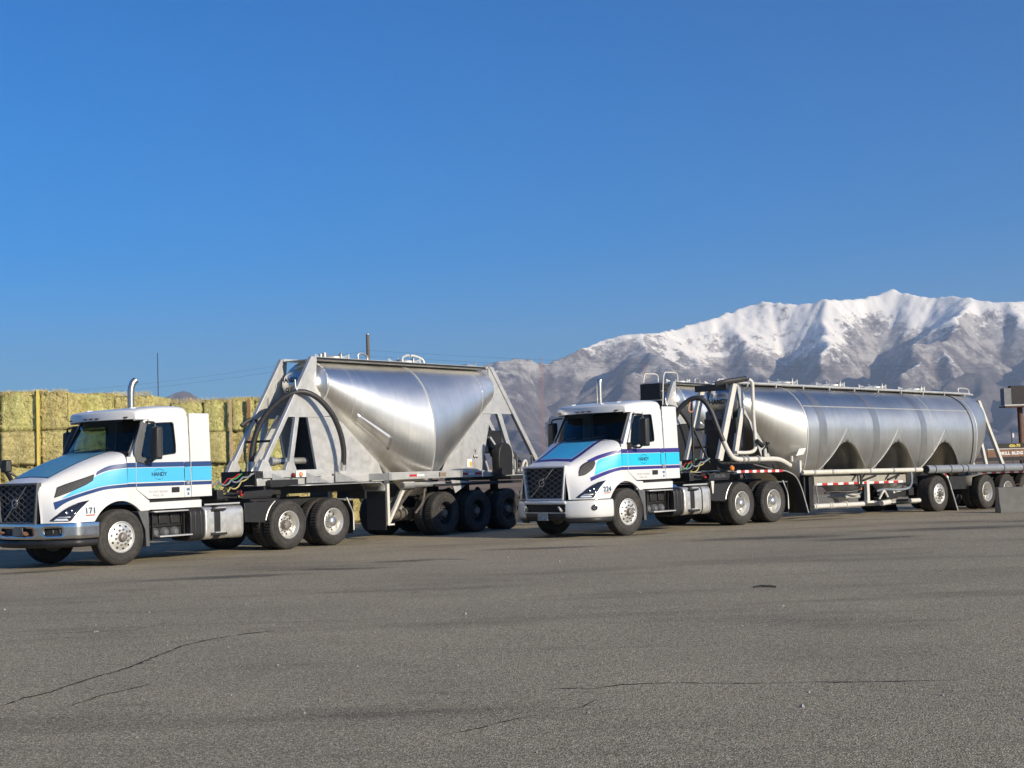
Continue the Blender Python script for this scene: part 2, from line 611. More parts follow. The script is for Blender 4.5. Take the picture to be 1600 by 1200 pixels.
def asphalt_material():
    m = bpy.data.materials.new('old_asphalt')
    m.use_nodes = True
    nt = m.node_tree
    L = nt.links.new
    b = nt.nodes['Principled BSDF']
    b.inputs['Roughness'].default_value = 0.86
    b.inputs['Specular IOR Level'].default_value = 0.25
    tc = nt.nodes.new('ShaderNodeTexCoord')

    def noise(sc, det=4, rg=0.6, scale=(1, 1, 1), rot=0.0):
        mp = nt.nodes.new('ShaderNodeMapping')
        mp.inputs['Scale'].default_value = scale
        mp.inputs['Rotation'].default_value = (0, 0, rot)
        L(tc.outputs['Object'], mp.inputs[0])
        n = nt.nodes.new('ShaderNodeTexNoise')
        n.inputs['Scale'].default_value = sc
        n.inputs['Detail'].default_value = det
        n.inputs['Roughness'].default_value = rg
        L(mp.outputs[0], n.inputs['Vector'])
        return n.outputs[0]

    def ramp(src, stops):
        cr = nt.nodes.new('ShaderNodeValToRGB')
        e = cr.color_ramp.elements
        e[0].position, e[0].color = stops[0][0], (*stops[0][1], 1)
        e[1].position, e[1].color = stops[-1][0], (*stops[-1][1], 1)
        for p, c in stops[1:-1]:
            q = e.new(p)
            q.color = (*c, 1)
        L(src, cr.inputs[0])
        return cr.outputs[0]

    def mix(kind, fac, a, c):
        mx = nt.nodes.new('ShaderNodeMix')
        mx.data_type = 'RGBA'
        mx.blend_type = kind
        if isinstance(fac, float):
            mx.inputs[0].default_value = fac
        else:
            L(fac, mx.inputs[0])
        L(a, mx.inputs[6])
        if isinstance(c, tuple):
            mx.inputs[7].default_value = (*c, 1)
        else:
            L(c, mx.inputs[7])
        return mx.outputs[2]
    # exposed aggregate: stones of many tones in a dark binder
    vo = nt.nodes.new('ShaderNodeTexVoronoi')
    vo.inputs['Scale'].default_value = 85.0
    L(tc.outputs['Object'], vo.inputs['Vector'])
    sep = nt.nodes.new('ShaderNodeSeparateColor')
    L(vo.outputs['Color'], sep.inputs[0])
    stones = ramp(sep.outputs[0], [(0.0, (0.265, 0.228, 0.158)), (0.45, (0.455, 0.395, 0.275)), (0.8, (0.59, 0.515, 0.365)), (1.0, (0.76, 0.69, 0.53))])
    gaps = ramp(vo.outputs['Distance'], [(0.25, (1, 1, 1)), (0.62, (0.45, 0.44, 0.43))])
    col = mix('MULTIPLY', 0.9, stones, gaps)
    fine = ramp(noise(34.0, 5, 0.75), [(0.30, (0.72, 0.71, 0.70)), (0.70, (1.28, 1.27, 1.25))])
    col = mix('MULTIPLY', 1.0, col, fine)
    broad = ramp(noise(0.28, 5, 0.6), [(0.3, (0.86, 0.85, 0.85)), (0.7, (1.12, 1.11, 1.09))])
    col = mix('MULTIPLY', 1.0, col, broad)
    # tyre-dark streaks and drip stains, stretched along the trucks' way
    st = ramp(noise(1.0, 6, 0.62, (0.16, 0.62, 1), R(-12)), [(0.52, (0, 0, 0)), (0.72, (1, 1, 1))])
    col = mix('MULTIPLY', st, col, (0.60, 0.585, 0.58))
    st2 = ramp(noise(1.0, 5, 0.6, (0.30, 1.5, 1), R(14)), [(0.60, (0, 0, 0)), (0.76, (1, 1, 1))])
    col = mix('MULTIPLY', st2, col, (0.70, 0.68, 0.68))
    spots = ramp(noise(1.7, 3, 0.5), [(0.70, (0, 0, 0)), (0.76, (1, 1, 1))])
    col = mix('MULTIPLY', spots, col, (0.7, 0.68, 0.68))
    L(col, b.inputs['Base Color'])
    bp = nt.nodes.new('ShaderNodeBump')
    bp.inputs['Strength'].default_value = 0.9
    bp.inputs['Distance'].default_value = 0.006
    h = nt.nodes.new('ShaderNodeMath')
    h.operation = 'MULTIPLY_ADD'
    L(vo.outputs['Distance'], h.inputs[0])
    h.inputs[1].default_value = -1.0
    L(noise(40.0, 5, 0.7), h.inputs[2])
    L(h.outputs[0], bp.inputs['Height'])
    L(bp.outputs[0], b.inputs['Normal'])
    return m


def sheet(name, xs, ys, dz, m):
    P = np.zeros((len(xs), len(ys), 3))
    X, Y = np.meshgrid(xs, ys, indexing='ij')
    P[..., 0], P[..., 1], P[..., 2] = X, Y, ground_z(X, Y) + dz
    b = MB()
    b.grid(P)
    return tag(b.build(name, m, None, smooth=180), kind='structure')


near = np.concatenate([np.linspace(-90, 110, 101)])
far = np.array([200, 500, 1500, 5000, 15500.0])
sheet('ground', np.concatenate([-far[::-1], near, far]), np.concatenate([[-3000, -300, -60], np.linspace(-20, 120, 71), far]), -0.012, earth_material())
yard = sheet('asphalt_yard', np.linspace(-70, 75, 117), np.linspace(-10, 66, 77), 0.0, asphalt_material())

# cracks in the asphalt, thin open joints with a dark filling
CRACKM = mat('crack_filling', (0.022, 0.020, 0.018), 0.95)
CRACKS = [
    [(-3.75, 9.93), (-3.71, 10.32), (-3.59, 10.53), (-3.56, 10.83), (-3.47, 11.26), (-3.34, 11.72), (-3.29, 12.37), (-3.20, 13.17), (-3.04, 13.56), (-2.82, 13.86), (-2.51, 14.15)],
    [(-3.24, 9.83), (-3.20, 10.01), (-3.12, 10.35), (-3.00, 10.54), (-2.88, 10.82)],
    [(0.07, 9.88), (0.25, 9.96), (0.53, 9.91), (0.74, 10.03), (1.09, 10.05), (1.41, 9.96), (1.76, 9.89), (2.08, 9.88), (2.43, 9.81), (2.65, 9.79), (3.10, 9.76)],
    [(-0.49, 8.36), (-0.27, 8.56), (-0.07, 8.80), (0.10, 8.95)],
    [(0.27, 9.04), (0.40, 9.18), (0.50, 9.41)],
    [(-0.77, 10.04), (-0.58, 9.92), (-0.25, 9.89)],
    [(-5.17, 14.41), (-4.61, 14.54), (-4.08, 14.57), (-3.85, 15.27)],
]
for ci, c in enumerate(CRACKS):
    rr = random.Random(ci)
    w0 = [0.013, 0.008, 0.009, 0.007, 0.006, 0.005, 0.006][ci]
    pts = []
    for (a, b) in zip(c[:-1], c[1:]):
        n = max(3, int(math.dist(a, b) / 0.05))
        for i in range(n):
            t = i / n
            pts.append((a[0] + (b[0] - a[0]) * t + rr.gauss(0, 0.006), a[1] + (b[1] - a[1]) * t + rr.gauss(0, 0.006)))
    pts.append(c[-1])
    P = np.zeros((len(pts), 2, 3))
    for i, p in enumerate(pts):
        q0, q1 = pts[max(0, i - 1)], pts[min(len(pts) - 1, i + 1)]
        dx, dy = q1[0] - q0[0], q1[1] - q0[1]
        l = math.hypot(dx, dy) + 1e-6
        w = w0 * rr.uniform(0.25, 1.5) * min(1, (i + 0.4) / 4, (len(pts) - i) / 4)
        P[i, 0] = (p[0] - dy / l * w, p[1] + dx / l * w, 0.004)
        P[i, 1] = (p[0] + dy / l * w, p[1] - dx / l * w, 0.004)
    b = MB()
    b.grid(P)
    b.build('crack', CRACKM, yard, smooth=0)


# oil drips and tyre scuffs: thin films with ragged edges
def stain_material():
    m = bpy.data.materials.new('oil_and_tyre_stain')
    m.use_nodes = True
    nt = m.node_tree
    L = nt.links.new
    b = nt.nodes['Principled BSDF']
    b.inputs['Base Color'].default_value = (0.035, 0.031, 0.030, 1)
    b.inputs['Roughness'].default_value = 0.7
    tc = nt.nodes.new('ShaderNodeTexCoord')
    mp = nt.nodes.new('ShaderNodeMapping')
    mp.inputs['Location'].default_value = (-.5, -.5, 0)
    L(tc.outputs['Generated'], mp.inputs[0])
    gr = nt.nodes.new('ShaderNodeVectorMath')
    gr.operation = 'LENGTH'
    cl = nt.nodes.new('ShaderNodeVectorMath')
    cl.operation = 'MULTIPLY'
    cl.inputs[1].default_value = (1, 1, 0)
    L(mp.outputs[0], cl.inputs[0])
    L(cl.outputs[0], gr.inputs[0])
    n = nt.nodes.new('ShaderNodeTexNoise')
    n.inputs['Scale'].default_value = 2.2
    n.inputs['Detail'].default_value = 8
    n.inputs['Roughness'].default_value = 0.7
    ob = nt.nodes.new('ShaderNodeTexCoord')
    L(ob.outputs['Object'], n.inputs['Vector'])
    s = nt.nodes.new('ShaderNodeMath')
    s.operation = 'MULTIPLY_ADD'
    L(gr.outputs['Value'], s.inputs[0])
    s.inputs[1].default_value = -1.5
    L(n.outputs[0], s.inputs[2])
    mr = nt.nodes.new('ShaderNodeMapRange')
    mr.inputs['From Min'].default_value = -0.15
    mr.inputs['From Max'].default_value = 0.50
    mr.inputs['To Max'].default_value = 0.25
    L(s.outputs[0], mr.inputs[0])
    L(mr.outputs[0], b.inputs['Alpha'])
    return m


STAIN = stain_material()
for (x, y, w, h, rot) in ((-4.6, 21.6, 3.4, 1.0, .15), (-3.0, 22.6, 2.6, .8, -.1), (-1.9, 24.0, 2.2, .9, .3), (-1.05, 24.0, .55, .35, 0), (.5, 26.4, 3.5, 1.0, .05), (5.0, 27.4, 5.0, 1.6, .1),
                          (6.8, 26.2, 3.0, 1.0, .3), (9.2, 28.6, 6.0, 1.8, .05), (12.0, 30.5, 5.0, 1.6, .1), 
                          (-8.6, 24.2, 2.5, 1.0, .6), (2.6, 30.0, 2.5, 1.0, .6), (7.6, 34.6, 3.5, 1.2, .6)):
    b = MB()
    b.bx(-w / 2, w / 2, -h / 2, h / 2, 0, .0005)
    o = b.build('stain', STAIN, yard, smooth=0)
    o.location = (x, y, float(ground_z(x, y)) + .003)
    o.rotation_euler = (0, 0, rot)


# ================================================================== mountains
def value_noise(X, Y, seed, octs, f0, gain=0.5, ridged=False):
    rg = np.random.default_rng(seed)
    out = np.zeros_like(X)
    amp, f, tot = 1.0, f0, 0.0
    for o in range(octs):
        tab = rg.random((256, 256))
        a, b = X * f + 37.3 * o, Y * f + 11.7 * o
        i, j = np.floor(a).astype(int), np.floor(b).astype(int)
        u, v = a - i, b - j
        u, v = u * u * (3 - 2 * u), v * v * (3 - 2 * v)
        g = lambda p, q: tab[p & 255, q & 255]
        n = (g(i, j) * (1 - u) + g(i + 1, j) * u) * (1 - v) + (g(i, j + 1) * (1 - u) + g(i + 1, j + 1) * u) * v
        n = n * 2 - 1
        if ridged:
            n = 1 - 2 * np.abs(n)
        out += n * amp
        tot += amp
        amp *= gain
        f *= 2.03
    return out / tot


def erode(z, U, dx, iters, K, fixed, smax=0.8):
    """Stream-power erosion on a grid: valleys and spurs branch as water cuts them."""
    ny, nx = z.shape
    N = ny * nx
    idx = np.arange(N).reshape(ny, nx)
    offs = [(-1, 0, 1), (1, 0, 1), (0, -1, 1), (0, 1, 1), (-1, -1, 1.4142), (-1, 1, 1.4142), (1, -1, 1.4142), (1, 1, 1.4142)]
    fx = fixed.ravel()
    jit = RNG.random((ny, nx)) * 0.15 + 0.92
    sj = (0.9 + 0.2 * RNG.random((ny, nx))).ravel()
    for it in range(iters):
        zp = np.pad(z, 1, mode='edge')
        best = np.zeros((ny, nx))
        rec = idx.copy()
        dist = np.ones((ny, nx))
        for dy, dxx, d in offs:
            zz = zp[1 + dy:1 + dy + ny, 1 + dxx:1 + dxx + nx]
            sl = (z - zz) / d * jit
            yy = np.clip(np.arange(ny)[:, None] + dy, 0, ny - 1)
            xx = np.clip(np.arange(nx)[None, :] + dxx, 0, nx - 1)
            m = sl > best
            best[m] = sl[m]
            rec[m] = (yy * nx + xx)[m]
            dist[m] = d
        zf = z.ravel()
        order = np.argsort(zf)
        rl = rec.ravel().tolist()
        A = [1.0] * N
        ol = order.tolist()
        for i in reversed(ol):
            r = rl[i]
            if r != i:
                A[r] += A[i]
        An = np.array(A)
        fac = (K * np.sqrt(An) / dist.ravel())
        fac[fx] = 0
        zn = (zf + np.where(fx, 0, U.ravel())).tolist()
        fl = fac.tolist()
        dl = (dist.ravel() * dx * smax * sj).tolist()
        for i in ol:
            r = rl[i]
            if r != i:
                v = (zn[i] + fl[i] * zn[r]) / (1 + fl[i])
                t = zn[r] + dl[i]
                zn[i] = v if v < t else t
        z = np.array(zn).reshape(ny, nx)
        zp = np.pad(z, 1, mode='edge')
        lap = zp[:-2, 1:-1] + zp[2:, 1:-1] + zp[1:-1, :-2] + zp[1:-1, 2:] - 4 * z
        z = np.where(fixed, z, z + 0.03 * lap)
    return z


SIL = np.array([(-0.1751, 0.0037), (-0.1514, 0.0151), (-0.1135, 0.0308), (-0.0755, 0.0483), (-0.0468, 0.0643), (-0.0277, 0.075), (-0.0183, 0.0752), (-0.0041, 0.078), (0.0077, 0.0791), (0.0184, 0.0759), (0.023, 0.0739), (0.0335, 0.0768), (0.0478, 0.083), (0.0669, 0.0899), (0.0835, 0.0941), (0.1, 0.0941), (0.1165, 0.0959), (0.1379, 0.1009), (0.1522, 0.1047), (0.1713, 0.1112), (0.189, 0.1153), (0.2021, 0.113), (0.2176, 0.1121), (0.2328, 0.1154), (0.2516, 0.1143), (0.2682, 0.1166), (0.2826, 0.1213), (0.2965, 0.1166), (0.3128, 0.1133), (0.3224, 0.1148), (0.3317, 0.1141), (0.3457, 0.1112), (0.3597, 0.1089), (0.3786, 0.1092), (0.4255, 0.1044), (0.4721, 0.0958), (0.5648, 0.0739), (0.7032, 0.0365)])


def mountain_material():
    m = bpy.data.materials.new('snowy_mountain')
    m.use_nodes = True
    nt = m.node_tree
    L = nt.links.new
    b = nt.nodes['Principled BSDF']
    b.inputs['Roughness'].default_value = 0.9
    b.inputs['Specular IOR Level'].default_value = 0.1
    tc = nt.nodes.new('ShaderNodeTexCoord')
    ge = nt.nodes.new('ShaderNodeNewGeometry')
    sp = nt.nodes.new('ShaderNodeSeparateXYZ')
    L(tc.outputs['Object'], sp.inputs[0])

    def noise(sc, det=8, rg=0.65):
        n = nt.nodes.new('ShaderNodeTexNoise')
        n.inputs['Scale'].default_value = sc
        n.inputs['Detail'].default_value = det
        n.inputs['Roughness'].default_value = rg
        L(tc.outputs['Object'], n.inputs['Vector'])
        return n.outputs[0]

    def rng(src, a, c, lo, hi):
        mr = nt.nodes.new('ShaderNodeMapRange')
        mr.inputs['From Min'].default_value = lo
        mr.inputs['From Max'].default_value = hi
        mr.inputs['To Min'].default_value = a
        mr.inputs['To Max'].default_value = c
        L(src, mr.inputs[0])
        return mr.outputs[0]

    def math_(op, a, c):
        q = nt.nodes.new('ShaderNodeMath')
        q.operation = op
        for i, s in enumerate((a, c)):
            if isinstance(s, (int, float)):
                q.inputs[i].default_value = s
            else:
                L(s, q.inputs[i])
        return q.outputs[0]
    # rock and scrub
    cr = nt.nodes.new('ShaderNodeValToRGB')
    e = cr.color_ramp.elements
    e[0].position, e[0].color = 0.30, (0.050, 0.044, 0.043, 1)
    e[1].position, e[1].color = 0.72, (0.27, 0.225, 0.215, 1)
    q = e.new(0.5)
    q.color = (0.135, 0.118, 0.118, 1)
    L(noise(0.0075, 12, 0.8), cr.inputs[0])
    # snow: full above the snow line, breaking up below it; steep faces shed it, gullies hold it
    h = math_('ADD', sp.outputs[2], rng(noise(0.0016, 6, 0.6), -330, 330, 0.25, 0.75))
    h = math_('ADD', h, rng(noise(0.011, 10, 0.8), -420, 420, 0.25, 0.75))
    sn = nt.nodes.new('ShaderNodeSeparateXYZ')
    L(ge.outputs['Normal'], sn.inputs[0])
    h = math_('ADD', h, rng(sn.outputs[2], -260, 120, 0.55, 0.95))
    # the left end of the range is barer
    h = math_('ADD', h, rng(sp.outputs[0], -120, 60, -200, 2500))
    snow = rng(h, 0, 1, 770, 970)
    # thin old snow and frost in streaks on the middle slopes
    d1 = math_('ADD', rng(sp.outputs[2], -0.30, 0.30, 150, 800), rng(noise(0.0035, 12, 0.82), -0.9, 0.9, 0.25, 0.75))
    dust = rng(d1, 0, 0.36, 0.10, 0.50)
    snow = math_('MAXIMUM', snow, dust)
    mx = nt.nodes.new('ShaderNodeMix')
    mx.data_type = 'RGBA'
    L(snow, mx.inputs[0])
    L(cr.outputs[0], mx.inputs[6])
    mx.inputs[7].default_value = (0.95, 0.90, 0.82, 1)
    L(mx.outputs[2], b.inputs['Base Color'])
    bp = nt.nodes.new('ShaderNodeBump')
    bp.inputs['Strength'].default_value = 0.6
    bp.inputs['Distance'].default_value = 9.0
    L(noise(0.02, 8, 0.7), bp.inputs['Height'])
    L(bp.outputs[0], b.inputs['Normal'])
    return m


def upsample(z):
    """Bilinear x2 (then roughened)."""
    a = np.repeat(np.repeat(z, 2, 0), 2, 1).astype(float)
    k = np.array([0.25, 0.5, 0.25])
    for ax in (0, 1):
        p = np.pad(a, [(1, 1) if i == ax else (0, 0) for i in range(2)], mode='edge')
        a = sum(k[t] * np.take(p, np.arange(t, t + a.shape[ax]), axis=ax) for t in range(3))
    return a


def make_mountains():
    dx = 33.0
    xs = np.arange(-2600, 7800, dx)
    ys = np.arange(6600, 14200, dx)
    X, Y = np.meshgrid(xs, ys)
    warp = value_noise(X, Y, 3, 3, 1 / 2600.0) * 700
    yc = 11000 + 500 * np.sin(X / 1500.0) + warp
    U = np.exp(-np.abs((Y - yc) / 2300.0) ** 1.7)
    tanz = np.interp(X / Y, SIL[:, 0], SIL[:, 1], left=0.0, right=0.0)
    U = U * (tanz / 0.12) * (1 + 0.35 * value_noise(X, Y, 5, 3, 1 / 1500.0))
    U = np.clip(U, 0, None) * 30
    z = U * 8 * (1 + 0.4 * value_noise(X, Y, 9, 5, 1 / 900.0)) + RNG.random(X.shape) * 6
    fixed = np.zeros(X.shape, bool)
    fixed[0], fixed[-1], fixed[:, 0], fixed[:, -1] = True, True, True, True
    z[fixed] = 0
    z = erode(z, U, dx, 60, 0.10, fixed, 0.9)
    z = upsample(z)
    xs2 = xs[0] + (np.arange(len(xs) * 2) - 0.5) * dx / 2
    ys2 = ys[0] + (np.arange(len(ys) * 2) - 0.5) * dx / 2
    X, Y = np.meshgrid(xs2, ys2)
    z = z * (1 + 0.0) + (z / 900.0).clip(0, 1) * (16 * value_noise(X, Y, 21, 4, 1 / 230.0, 0.5, True) + 7 * value_noise(X, Y, 22, 3, 1 / 60.0))
    z = np.maximum(z, 0)
    # scale the crest so that its outline is the range's outline
    az = X / Y
    bins = np.linspace(-0.19, 0.72, 430)
    bi = np.clip(np.digitize(az, bins) - 1, 0, len(bins) - 2)
    for it in range(4):
        ang = (z - CAM_H) / Y
        mxa = np.full(len(bins) - 1, 1e-3)
        np.maximum.at(mxa, bi.ravel(), ang.ravel())
        mid = (bins[1:] + bins[:-1]) / 2
        tgt = np.interp(mid, SIL[:, 0], SIL[:, 1])
        f = np.clip(tgt / np.maximum(mxa, 0.004), 0.2, 4)
        k = [13, 7, 4, 2][it]
        f = np.convolve(np.pad(f, k, mode='edge'), np.ones(2 * k + 1) / (2 * k + 1), 'valid')
        z = z * np.interp(az, mid, f)
    z -= 14
    P = np.stack([X, Y, z], -1)
    b = MB()
    b.grid(P)
    return tag(b.build('mountain_range', mountain_material(), None, smooth=180), kind='structure')


MTN = make_mountains()


def make_hill():
    xs = np.linspace(-4200, -500, 120)
    ys = np.linspace(8600, 11400, 90)
    X, Y = np.meshgrid(xs, ys)
    d = np.hypot((X + 2440) / 1.35, (Y - 10180))
    z = 640 * np.clip(1 - d / 1150, 0, 1) ** 1.15
    z = z * (1 + 0.16 * value_noise(X, Y, 31, 5, 1 / 420.0, 0.55, True)) * 0.985 - 12
    P = np.stack([X, Y, z], -1)
    b = MB()
    b.grid(P)
    return tag(b.build('distant_hill', MTN.data.materials[0], None, smooth=180), kind='structure')


make_hill()

# ================================================================== wheels
WR = 0.517
_wheel_cache = {}


def tyre_mesh(kind):
    R_, w = WR, {'steer': 0.29, 'drive': 0.28, 'wide': 0.44}[kind]
    h = w / 2
    half = [(0.285, -h + 0.035), (0.292, -h + 0.008), (0.33, -h - 0.004), (0.40, -h - 0.012), (0.452, -h - 0.006), (0.484, -h + 0.008), (0.503, -h + 0.024), (R_ - 0.004, -h + 0.04)]
    g = []
    nrib = 5 if kind != 'wide' else 7
    rw = (w - 0.08) / nrib
    for i in range(nrib):
        t0 = -h + 0.04 + i * rw
        if i:
            g += [(R_, t0 + 0.004)]
        g += [(R_, t0 + rw - 0.009)]
        if i < nrib - 1:
            g += [(R_ - 0.013, t0 + rw - 0.007), (R_ - 0.013, t0 + rw + 0.002)]
    prof = half + g + [(r, -t) for r, t in reversed(half)]
    b = MB()
    if kind == 'drive':
        mod = {j: 0.012 for j in range(len(prof)) if prof[j][0] > 0.495}
        b.lathe(prof, (0, 0, 0), 108, 'y', mod)
    else:
        b.lathe(prof, (0, 0, 0), 72)
    # raised sidewall lettering band
    b.lathe([(0.425, h + 0.0105), (0.428, h + 0.0165), (0.434, h + 0.0165), (0.437, h + 0.0085)], (0, 0, 0), 72)
    return b.build('tyre', RUBBER, None, smooth=40)


def wheel(parent, x, y, z, kind, side=1, hubcap=None, name='wheel', dark=False):
    """side=+1: outer face towards +y. Part `wheel` is the rim; tyre and hub are its sub-parts."""
    key = (kind, hubcap, dark)
    if key not in _wheel_cache:
        tk = {'steer': 'steer', 'drive': 'drive', 'inner': 'drive', 'wide': 'wide'}[kind]
        if tk not in _wheel_cache:
            _wheel_cache[tk] = tyre_mesh(tk)
            COL.objects.unlink(_wheel_cache[tk])
        h = {'steer': 0.145, 'drive': 0.14, 'inner': 0.14, 'wide': 0.22}[kind]
        rim, hub, holes = MB(), MB(), MB()
        if kind in ('steer', 'wide'):
            rim.lathe([(0.30, h - 0.03), (0.292, h - 0.008), (0.280, h - 0.004), (0.270, h - 0.012), (0.262, h - 0.028), (0.245, h - 0.030), (0.22, h - 0.018),
                       (0.17, h - 0.002), (0.135, h + 0.006), (0.10, h + 0.008), (0.02, h + 0.008)], (0, 0, 0), 48)
            rim.lathe([(0.29, -h + 0.02), (0.24, -h + 0.05), (0.23, h - 0.05)], (0, 0, 0), 32)
            for i in range(10):
                q = 2 * PI * (i + 0.5) / 10
                c = Vector((0.212 * math.cos(q), h - 0.022, 0.212 * math.sin(q)))
                holes.cyl(c, c + Vector((0, 0.012, 0)), 0.023, 0.021, 12)
            hub.lathe([(0.088, h + 0.006), (0.085, h + 0.05), (0.07, h + 0.075), (0.045, h + 0.080), (0.04, h + 0.11 if kind == 'wide' else h + 0.085), (0.0, h + 0.115 if kind == 'wide' else h + 0.088)], (0, 0, 0), 24)
            for i in range(10):
                q = 2 * PI * i / 10
                c = Vector((0.140 * math.cos(q), h + 0.004, 0.140 * math.sin(q)))
                hub.cyl(c, c + Vector((0, 0.042, 0)), 0.019, 0.016, 6)
        else:
            rim.lathe([(0.30, h - 0.03), (0.292, h - 0.006), (0.280, h - 0.002), (0.270, h - 0.012), (0.266, h - 0.04), (0.250, h - 0.06), (0.246, h - 0.075), (0.250, h - 0.09),
                       (0.240, h - 0.16), (0.225, h - 0.175), (0.19, h - 0.165), (0.16, h - 0.158), (0.02, h - 0.158)], (0, 0, 0), 48)
            rim.lathe([(0.29, -h + 0.01), (0.24, -h + 0.03), (0.235, h - 0.16)], (0, 0, 0), 32)
            for i in range(10):
                q = 2 * PI * (i + 0.5) / 10
                c = Vector((0.200 * math.cos(q), h - 0.172, 0.200 * math.sin(q)))
                holes.cyl(c, c + Vector((0, 0.012, 0)), 0.023, 0.021, 12)
            if hubcap == 'dome':
                hub.lathe([(0.125, h - 0.158), (0.122, h - 0.06), (0.105, h - 0.015), (0.07, h + 0.005), (0.0, h + 0.012)], (0, 0, 0), 24)
            else:
                hub.lathe([(0.105, h - 0.158), (0.10, h - 0.08), (0.092, h - 0.04), (0.05, h - 0.03), (0.0, h - 0.03)], (0, 0, 0), 24)
                for i in range(8):
                    q = 2 * PI * i / 8
                    c = Vector((0.075 * math.cos(q), h - 0.045, 0.075 * math.sin(q)))
                    hub.cyl(c, c + Vector((0, 0.03, 0)), 0.012, 0.010, 6)
            for i in range(10):
                q = 2 * PI * i / 10
                c = Vector((0.143 * math.cos(q), h - 0.158, 0.143 * math.sin(q)))
                hub.cyl(c, c + Vector((0, 0.045, 0)), 0.018, 0.015, 6)
        ro = rim.build('wheel', DARKRIM if dark else POLISH, None, smooth=40)
        hm = mat('hub_cover', (0.55, 0.55, 0.54), 0.3, 0.8, var=0.1) if hubcap == 'dome' else (mat('dusty_hub_steel', (0.24, 0.22, 0.20), 0.55, 0.5, var=0.25, vscale=9) if kind != 'inner' else CHASSIS)
        ho = hub.build('hub', hm, None, smooth=40)
        xo = holes.build('hand_holes', CHASSIS, None, smooth=40)
        for o in (ro, ho, xo):
            COL.objects.unlink(o)
        _wheel_cache[key] = (ro, ho, xo, _wheel_cache[tk])
    ro, ho, xo, ty = _wheel_cache[key]
    w = ro.copy()
    w.name = name
    COL.objects.link(w)
    w.parent = parent
    w.location = (x, y, z)
    spin = random.uniform(0, 6.28)
    w.rotation_euler = (0, spin, 0) if side > 0 else (0, spin, PI)
    for src in (ty, ho, xo):
        c = src.copy()
        c.name = src.name.split('.')[0]
        COL.objects.link(c)
        c.parent = w
    return w


def duals(parent, x, side, z=WR, hubcap=None):
    wheel(parent, x, side * 1.06, z, 'drive', side, hubcap)
    wheel(parent, x, side * 0.73, z, 'inner', side)


# ================================================================== tractors
def hood_stations(sh):
    xc = -0.20 + sh
    # x, profile control points (y, z): centre, crown, crown edge, shoulder, under shoulder, mid side, ledge, bottom
    S = [
        (xc, [(0, 2.135), (.38, 2.125), (.70, 2.110), (.98, 2.060), (1.085, 1.936), (1.118, 1.62), (1.128, 1.34), (1.150, None)]),
        (.15 + .6 * sh, [(0, 2.045), (.37, 2.035), (.67, 2.015), (.88, 1.950), (1.00, 1.820), (1.085, 1.52), (1.15, 1.30), (1.185, None)]),
        (.50 + .2 * sh, [(0, 1.925), (.36, 1.915), (.62, 1.900), (.81, 1.840), (.94, 1.694), (1.045, 1.42), (1.155, 1.24), (1.205, None)]),
        (.80, [(0, 1.805), (.34, 1.795), (.58, 1.780), (.745, 1.730), (.875, 1.568), (.99, 1.32), (1.135, 1.12), (1.195, None)]),
        (1.03, [(0, 1.705), (.32, 1.695), (.55, 1.680), (.695, 1.630), (.80, 1.482), (.915, 1.24), (1.06, 1.03), (1.115, None)]),
        (1.20, [(0, 1.635), (.30, 1.625), (.52, 1.610), (.655, 1.565), (.725, 1.436), (.81, 1.22), (.925, 1.01), (.965, None)]),
        (1.34, [(0, 1.570), (.28, 1.560), (.49, 1.550), (.615, 1.520), (.650, 1.410), (.680, 1.20), (.715, 1.00), (.730, None)]),
    ]
    return S


def arch_z(x):
    r = 0.665
    return 0.52 + math.sqrt(max(r * r - x * x, 0)) if abs(x) < r else 0.0


def make_hood(parent, sh):
    S = hood_stations(sh)
    xs = np.array([s[0] for s in S])
    nst = 64
    ctrl = np.array([[(q[0], q[1] if q[1] is not None else 0.84) for q in s[1]] for s in S])
    t = np.linspace(0, 1, nst)
    xq = crom(xs.reshape(-1, 1), nst)[:, 0]
    cq = crom(ctrl, nst)
    rows = []
    for i in range(nst):
        c = cq[i].copy()
        zb = max(arch_z(xq[i]), 0.835)
        c[-1, 1] = zb
        c[-2, 1] = max(c[-2, 1], zb + 0.10)
        c[-3, 1] = max(c[-3, 1], zb + 0.22)
        pr = crom(c, 44)
        rows.append(pr)
    P = np.zeros((nst, 87, 3))
    for i in range(nst):
        half = rows[i]
        full = np.vstack([np.column_stack([half[::-1, 0], half[::-1, 1]]), np.column_stack([-half[1:, 0], half[1:, 1]])])
        P[i, :, 0] = xq[i]
        P[i, :, 1:] = full
    b = MB()
    b.grid(P)
    # nose cap rolls down to the grille
    cap = np.zeros((2, 87, 3))
    cap[0] = P[-1]
    cap[1] = P[-1]
    cap[1, :, 0] += 0.03
    cap[1, :, 1] *= 0.965
    cap[1, :, 2] = np.where(cap[1, :, 2] > 1.0, cap[1, :, 2] - 0.02, cap[1, :, 2])
    b.grid(cap)
    o = b.build('hood', WHITE, parent, smooth=50)
    return o, bvh_of(o)


